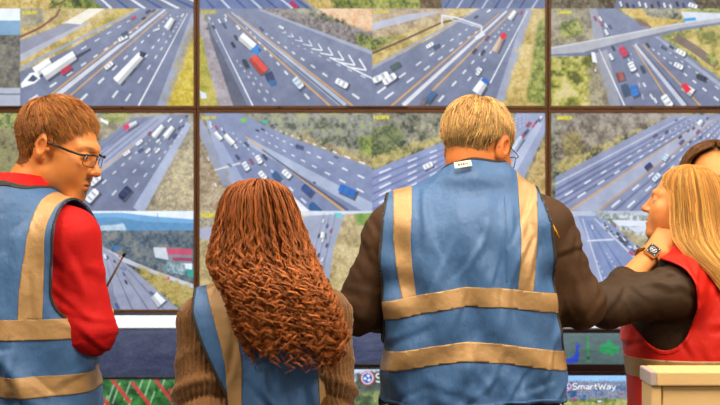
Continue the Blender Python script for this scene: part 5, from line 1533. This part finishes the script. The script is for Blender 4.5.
# ================================================================== the woman with long curly red hair
def woman_curly():
    base, l = frame(262, 2.85)
    m = 2.85 / FPX
    R = rot(-4, 6, -2); o = np.array([l(258, 0)[0], .015, 1.466]); sc = .90
    nb = (.0, .0, 1.34)
    sk = np.array([.62, .26, .12])
    HV, HQ, HC = head_parts(R, o, sc, nb, True, sk, .048, jaw=.9)
    rows = [(.80, 0, 0, .165, .115), (.95, 0, 0, .160, .110), (1.09, 0, 0, .134, .098), (1.20, 0, 0, .137, .100), (1.28, 0, 0, .140, .098), (1.33, 0, 0, .122, .082), (1.365, 0, 0, .085, .065), (1.39, 0, 0, .055, .055)]
    aL = ((-.119, -.020, 1.288), (-.122, -.070, 1.058), (-.11, .13, 1.035), (.055, .054, .044, .045))
    aR = ((.128, -.000, 1.300), (.147, -.035, 1.065), (.11, .15, 1.04), (.058, .052, .044, .046))
    arms = [aL, aR]; hands = []
    for A, s in ((aL, -1), (aR, 1)):
        W = np.array(A[2]); g = hand_grid(W, (-s*.5, .8, 0), (s*.3, .2, .8), thumb_side=-s, curl=.5, size=.9, forearm=np.array(A[1])*.3 + W*.7, fr=.028, vs=.004); V, Q = g.mesh(); hands.append((V, Q, None))
    coarse = coarse_body(rows, arms, 0, (0, 0), (nb, tuple(o + np.array([0, -.01, -.02]))), .88, .08)
    p = make_body('woman with long curly red hair, back turned, brown ribbed sweater under a blue vest', base, world_head(R, o, sc, HV), HQ, HC, hands, coarse, sk)
    eyes(p, R, o, sc)
    lo, hi = (-.26, -.22, .80), (.26, .24, 1.46)
    g = jacket_grid(lo, hi, .0038, rows, 0, (0, 0), arms, (0, 0, 1.352), kk=.02)
    def ribs(P):
        out = np.zeros(len(P))
        for S, E, W, r in arms:
            best = None
            for a, b in ((S, E), (E, W)):
                t, q, ang, L = seg_param(P, a, b)
                w = np.exp(-(np.maximum(q - .075, 0) / .01)**2) * ((t > -.08) & (t < 1.02)) 
                out = np.where(w > .4, .0032 * np.cos(ang * 32 + 3*NOI(P, (10, 10, 10))) * w, out)
        return out
    def elbow(P):
        f = np.zeros(len(P))
        for S, E, W, r in arms:
            t, q, ang, L = seg_param(P, S, E)
            near = np.exp(-(q / .10)**2)
            for t0, a, wd in ((.62, .012, .05), (.76, -.010, .035), (.90, .014, .06), (.34, .005, .06)):
                f += a * near * np.exp(-((t - t0 + .10*np.sin(ang + (1 if S[0] < 0 else 2.4))) / wd)**2)
        return f
    garment('sweater', g, M['knit'], p, .0022, None, extra=lambda P: ribs(P) + elbow(P), rel=1)
    def fold(P):
        x, y, z = P.T
        return .006 * np.sin(x*52 + 1.6*np.sin(z*8) + .6) * np.clip((1.26 - z) / .1, 0, 1) * (y < .02) + creases(P, 45, 14, (-.06, .13), (1.08, 1.26), 1.6, .004, spread=.35)
    V, T, N = vest_surface(lo, hi, .0048, rows, 0, (0, 0), arms, (0, 0, 1.352), .013, amp=.007, extra=fold, stub=.2)
    x, y, z = V.T
    fa = np.minimum(armhole(V, (-.207, 0, 1.352), (-.114, 0, 1.135), .066, .068), armhole(V, (.205, 0, 1.40), (.196, 0, 1.13), .064, .068))
    fa = np.minimum(fa, armhole(V, (-.138, -.02, 1.135), (-.142, -.02, .95), .068, .066))
    fa = np.minimum(fa, armhole(V, (.196, 0, 1.13), (.205, 0, .95), .068, .066))
    fn = np.hypot(x, y) - .066 + np.clip((1.375 - z) * .8, 0, 9)
    fh = z - .86
    vest = vest_piece('vest', V, T, N, [fa, fn, fh], M['vest_blue'], p, 0, .003)
    def colx(pts):
        xs, zs = zip(*[l(a, b, .10) for a, b in pts]); o_ = np.argsort(zs); return np.interp(z, np.array(zs)[o_], np.array(xs)[o_])
    zs1 = 1.0
    for pts in ([(211, 279), (218, 300), (230, 343), (234, 365), (235, 405), (235, 440)], [(309, 279), (315, 300), (322, 335), (326, 365), (326, 405), (326, 440)]):
        w = np.interp(z, [1.1, 1.2, 1.36], [.0125, .0175, .0215])
        vest_piece('reflective_stripe', V, T, N, [w - np.abs(x - colx(pts)), z - zs1, fn - .003, fa - .001], M['tape'], vest, .0014, .0014)
    for zz in (.98, .90): vest_piece('reflective_stripe', V, T, N, [.0215 - np.abs(z - zz), fa - .002], M['tape'], vest, .0016, .0014)
    for f, others in ((fa, [fn, fh]), (fn, [fa])):
        vest_piece('edge_binding', V, T, N, [.0026 - np.abs(f - .0022)] + others, M['binding'], vest, .0012, .0020)
    vest_piece('seam', V, T, N, [.001 - np.abs(x - l(255, 0)[0]), fn - .01, fh], M['vest_blue'], vest, .0015, .001)
    build_trousers(p, .88, .165, .115, 0, (0, 0), legx=.08)
    # hair
    def rw(py, pl, pr, cy, hd):
        cx, z_ = l((pl + pr) / 2, py); return (cx, cy, (pr - pl) / 2 * m, hd, z_)
    rows_h = [rw(178.5, 257, 259, .0, .002), rw(181, 240, 277, .0, .045), rw(187, 229, 285, .005, .075), rw(198, 222, 292, .01, .095), rw(214, 218, 298, .01, .105), rw(232, 215, 304, .005, .108),
              rw(248, 212, 310, -.01, .104), rw(262, 212, 316, -.035, .092), rw(276, 220, 322, -.075, .074), rw(292, 232, 331, -.108, .056), rw(312, 240, 339, -.118, .050), rw(330, 246, 346, -.120, .048), rw(350, 254, 342, -.120, .044), rw(366, 262, 336, -.118, .04)]
    def send(ph, en): return .895 + .042*en + .03*np.cos(ph - .3)*(np.cos(ph) < 0) + .012*np.sin(ph*3)
    long_hair(p, rows_h, math.pi/2, .75, .12, 3000, 50, (.245, .068, .013), .10, 31, send, wave=(.0104, .040, 1.53, 1.32), rad=.00105, tip=(.34, .10, .02), locks=470, jit=.014, rho=(.80, 1.05))
    return p

# ================================================================== the blonde woman in the red vest
def woman_blonde():
    d0 = 3.4
    base, l = frame(690, d0); m = d0 / FPX
    def w(px, py, d): return at(px, py, d) - base
    yaw = math.radians(75)
    hx, hz = l(682, 205)
    R = rot(-77, -9, 0); o = np.array([hx, .0, hz]); sc = .80
    nb = (.02, .0, 1.385)
    sk = np.array([.76, .31, .10])
    HV, HQ, HC = head_parts(R, o, sc, nb, True, sk, .046, jaw=.9, lips=(.55, .12, .09))
    rows = [(.86, 0, 0, .185, .140), (1.0, 0, 0, .175, .140), (1.12, 0, .004, .170, .142), (1.22, 0, .012, .172, .148), (1.30, 0, .008, .168, .130), (1.36, 0, 0, .14, .095), (1.40, 0, 0, .09, .07), (1.425, 0, 0, .058, .056)]
    S = w(672, 292, 3.235); E = w(607, 305, 3.215); Wr = w(651, 255, 3.335)
    cuff = E + (Wr - E) * .36
    aL = (S, E, cuff, (.060, .052, .043, .050))
    aR = ((.045, .172, 1.315), (.06, .20, 1.07), (-.06, .14, .98), (.060, .050, .040, .050))
    arms = [aL, aR]; hands = []
    g = hand_grid(Wr, (.66, .36, .66), (-.55, -.80, .12), thumb_side=1, curl=.3, size=.9, forearm=E + (Wr - E)*.2, fr=.036, vs=.0026, wr=.0265); V, Q = g.mesh(); hands.append((V, Q, None))
    W2 = np.array(aR[2]); g = hand_grid(W2, (-.6, -.5, 0), (-.3, .3, .8), thumb_side=-1, curl=.5, size=.9, forearm=np.array(aR[1])*.3 + W2*.7, fr=.028, vs=.004); V, Q = g.mesh(); hands.append((V, Q, None))
    coarse = coarse_body(rows, arms, yaw, (0, 0), (nb, tuple(o + np.array([.02, 0, -.03]))), .93, .08)
    p = make_body('blonde woman in a red vest and dark brown jacket, hand raised to her chin', base, world_head(R, o, sc, HV), HQ, HC, hands, coarse, sk)
    eyes(p, R, o, sc)
    lo, hi = (-.28, -.34, .84), (.24, .30, 1.48)
    g = jacket_grid(lo, hi, .005, rows, yaw, (0, 0), arms, (.01, 0, 1.385), kk=.028)
    garment('jacket', g, M['dark_jacket'], p, .0018, [(aL[0], aL[1], aL[2], .003)], extra=lambda P: creases(P, 65, 10, (-.24, -.02), (1.24, 1.38), .2, .004, spread=.6), rel=1)
    # turned-back cuff
    ax = (Wr - E) / np.linalg.norm(Wr - E)
    MB().tube([cuff - ax*.012, cuff + ax*.004, cuff + ax*.024, cuff + ax*.026], [.0415, .0455, .0440, .036], 20).build('cuff', M['dark_jacket'], p, smooth=True)
    V, T, N = vest_surface(lo, hi, .0052, rows, yaw, (0, 0), arms, (.01, 0, 1.385), .0135, amp=.005, stub=.15, extra=lambda P: creases(P, 55, 16, (-.18, .14), (1.10, 1.40), 1.2, .0042, spread=.6))
    x, y, z = V.T; c, q = math.cos(yaw), math.sin(yaw); u = x*c + y*q; v = -x*q + y*c
    # near armhole
    ex_, ez_ = l(665, 306, .17); fa1 = (np.sqrt(((x - ex_) / .067)**2 + ((z - ez_) / .108)**2) - 1) * .065
    ex_, ez_ = l(646, 291, .17); fa1 = smin(fa1, (np.sqrt(((x - ex_) / .075)**2 + ((z - ez_) / .090)**2) - 1) * .065, .01); fa1 = np.where(y < .04, fa1, .05)
    fa2 = armhole(np.stack([u, v, z], 1), (.22, 0, 1.45), (.22, 0, 1.2), .08, .09)
    fa = np.minimum(fa1, fa2)
    fn = np.hypot(x - .012, y) - .075 + np.clip((1.405 - z) * .8, 0, 9)
    fh = z - .90
    vest = vest_piece('vest', V, T, N, [fa, fn, fh], M['vest_red'], p, 0, .003)
    zz = l(0, 368, .12)[1]
    for zc in (zz, zz - .13): vest_piece('reflective_stripe', V, T, N, [.0235 - np.abs(z - zc), fa - .002], M['tape'], vest, .0016, .0014)
    vest_piece('edge_binding', V, T, N, [.003 - np.abs(fa - .003), fn, fh], M['vest_red'], vest, .0012, .0024)
    build_trousers(p, .93, .175, .135, yaw, (0, 0), legx=.08)
    # watch on the raised wrist
    t = empty('watch'); t.parent = p
    wc = E + (Wr - E) * .93
    nrm = np.array([-.15, -.95, .25]); nrm -= ax * (nrm @ ax); nrm /= np.linalg.norm(nrm); sd = np.cross(ax, nrm)
    rr = .0292
    MB().tube([wc + rr*(math.cos(k*math.pi/12)*nrm + math.sin(k*math.pi/12)*sd) for k in range(24)], .008, 8, closed=True, sy=.25).build('strap', mat('watch_strap', (196, 150, 96), .6), t, smooth=True)
    cc = wc + nrm * (rr + .002)
    def slab(c0, a, b, n0, n1, name, mm, bv, par):
        V = [c0 + sx*a + sy*b + n for n in (n0, n1) for sx, sy in ((-1,-1),(1,-1),(1,1),(-1,1))]
        return MB().add(V, [(3,2,1,0),(4,5,6,7),(0,1,5,4),(1,2,6,5),(2,3,7,6),(3,0,4,7)]).build(name, mm, par, bevel=bv, seg=3)
    slab(cc, ax*.019, sd*.0165, -nrm*.004, nrm*.005, 'case', mat('gold_watch_case', (226, 170, 104), .3, metal=.7), .003, t)
    slab(cc, ax*.0165, sd*.0142, nrm*.004, nrm*.0062, 'display', M['black'], .001, t)
    wm = bpy.data.materials.new('watch_glow'); wm.use_nodes = True; b = wm.node_tree.nodes['Principled BSDF']
    b.inputs['Emission Color'].default_value = (.75, .85, 1, 1); b.inputs['Emission Strength'].default_value = .8
    dm = MB()
    for k in range(10):
        a0, a1 = k*2*math.pi/10, (k + .72)*2*math.pi/10
        def pt(r_, a): return cc + nrm*.0066 + r_*(math.cos(a)*ax + math.sin(a)*sd)
        dm.add([pt(.0078, a0), pt(.0087, a0), pt(.0087, a1), pt(.0078, a1)], [(0,1,2,3)])
    for a, b_ in ((-.0028, .001), (.0018, .0028), (0, -.0035)):
        q_ = cc + nrm*.0066 + ax*a + sd*b_; dm.add([q_ - ax*.0017 - sd*.0012, q_ + ax*.0017 - sd*.0012, q_ + ax*.0017 + sd*.0012, q_ - ax*.0017 + sd*.0012], [(0,1,2,3)])
    for sx in (-1, 1):
        for sy in (-1, 1):
            q_ = cc + nrm*.0066 + ax*.0125*sx + sd*.0105*sy; dm.add([q_ - ax*.0010 - sd*.0010, q_ + ax*.0010 - sd*.0010, q_ + ax*.0010 + sd*.0010, q_ - ax*.0010 + sd*.0010], [(0,1,2,3)])
    dm.build('dial_marks', wm, t)
    MB().tube([cc + sd*.0165, cc + sd*.0185], .003, 10).build('crown', M['frame_metal'], t, smooth=True)
    # hair
    def rw(py, pl, pr, cy, hd):
        cx, z_ = l((pl + pr) / 2, py); return (cx, cy, (pr - pl) / 2 * m, hd, z_)
    rows_h = [rw(164.5, 686, 688, .0, .002), rw(166, 677, 700, .0, .035), rw(170, 669, 711, 0, .055), rw(177, 663, 718, 0, .072), rw(188, 659.5, 723, -.002, .082), rw(204, 660, 727, -.005, .086), rw(222, 659, 729, -.012, .088),
              rw(238, 660, 731, -.030, .090), rw(252, 667, 733, -.070, .090), rw(266, 684, 735, -.125, .068), rw(282, 697, 738, -.150, .052), rw(300, 708, 742, -.158, .042), rw(320, 716, 746, -.160, .036)]
    def send(ph, en): return .90 + .05*en
    long_hair(p, rows_h, math.radians(166), .80, .15, 3100, 20, (.52, .245, .055), .28, 44, send, rad=.0013, tip=(.64, .35, .10), rho=(.82, 1.02), jit=.03, wave=(.004, .12, 1.5, 1.2))
    return p

# ================================================================== the brown-haired woman behind her
def woman_brown():
    base, l = frame(716, 3.78); m = 3.78 / FPX
    hx, hz = l(716, 183)
    R = rot(-158, 4, 0); o = np.array([hx, 0, hz]); sc = .90
    nb = (.0, .02, 1.46); sk = np.array([.80, .33, .10])
    HV, HQ, HC = head_parts(R, o, sc, nb, True, sk, .048, jaw=.9, brows=(.12, .05, .02))
    rows = [(.9, 0, 0, .17, .12), (1.1, 0, 0, .15, .11), (1.28, 0, 0, .16, .115), (1.40, 0, 0, .14, .09), (1.45, 0, 0, .09, .07), (1.475, 0, 0, .06, .06)]
    arms = [((s*.14, 0, 1.40), (s*.19, .02, 1.13), (s*.16, -.08, .93), (.055, .045, .034, .05)) for s in (-1, 1)]
    hands = []
    for A, s in zip(arms, (-1, 1)):
        W = np.array(A[2]); g = hand_grid(W, (0, -.25, -.95), (s, 0, 0), thumb_side=s, curl=.3, size=.9, vs=.004); V, Q = g.mesh(); hands.append((V, Q, None))
    coarse = coarse_body(rows, arms, 0, (0, 0), (nb, tuple(o + np.array([0, .02, -.03]))), .95, .08)
    p = make_body('brown-haired woman half hidden behind the blonde woman, facing the camera, only her forehead showing', base, world_head(R, o, sc, HV), HQ, HC, hands, coarse, sk)
    eyes(p, R, o, sc)
    g = jacket_grid((-.28, -.2, .88), (.28, .2, 1.52), .007, rows, 0, (0, 0), arms, (0, 0, 1.44))
    garment('jacket', g, M['dark_jacket'], p, .003)
    build_trousers(p, .95, .165, .115, math.pi, (0, 0), legx=.08)
    def rw(py, pl, pr, cy, hd):
        cx, z_ = l((pl + pr) / 2, py); return (cx, cy, (pr - pl) / 2 * m, hd, z_)
    rows_h = [rw(139.5, 713, 717, .01, .002), rw(141.5, 703, 729, .01, .04), rw(147, 692, 740, .01, .075), rw(157, 685, 747, .015, .10), rw(172, 680, 752, .02, .11), rw(195, 677, 755, .02, .11), rw(225, 676, 756, .025, .10), rw(255, 678, 752, .05, .08), rw(290, 684, 748, .08, .06)]
    long_hair(p, rows_h, math.radians(256), .96, .125, 2200, 16, (.13, .052, .016), .25, 9, lambda ph, en: .92 + .04*en, rad=.0014, tip=(.22, .09, .03), rho=(.86, 1.02))
    return p

# ================================================================== the beige partition in front
def partition():
    d = 2.75; m = d / FPX
    x0 = (651 - 360) * m; zt = EYE - (371.5 - 202.5) * m; L = 1.25; dep = .108
    r = empty('partition', (x0, d, 0)); tag(r, 'low beige partition with a thick capped top, at the lower right in front of the red vest', 'partition')
    M['beige'] = mat('beige_laminate', (232, 196, 138), .45, var=.03, vscale=14, bump=.05)
    M['beige_screen_tint'] = mat('screenlight_tinted_end_cap', (186, 170, 166), .4)  # beige end with the light of the screens painted in as grey-lilac
    capb = EYE - (386.5 - 202.5) * m
    MB().box((.012, 0, capb), (L, dep, zt)).build('top_cap', M['beige'], r, bevel=.004, seg=3)
    o = MB().box((-.001, .0, capb + .0005), (.0125, dep, zt - .0005)).build('cap_end', M['beige_screen_tint'], r, bevel=.003, seg=3); o['label'] = 'end of the top cap, screen light painted on it as grey-lilac'
    bx = (648.5 - 651) * m
    xs = (663 - 651) * m
    MB().box((-.002 + .004, .006, .03), (xs - .0012, dep - .006, capb)).build('end_post', M['beige'], r, bevel=.003)
    xx = [xs + .0012, xs + .62, L]
    for a, b in zip(xx[:-1], xx[1:]):
        MB().box((a, .009, .10), (b - .0024, dep - .009, capb)).build('panel', M['beige'], r, bevel=.0025)
        MB().box((a, .014, .03), (b - .0024, dep - .014, .098)).build('kick_strip', M['bezel'], r, bevel=.002)
    for a in (.05, .62, L - .05): MB().box((a - .03, -.06, 0), (a + .03, dep + .06, .028)).build('foot', M['black'], r, bevel=.004)
    return r

man_middle(); man_left(); woman_curly(); woman_blonde(); woman_brown(); partition()
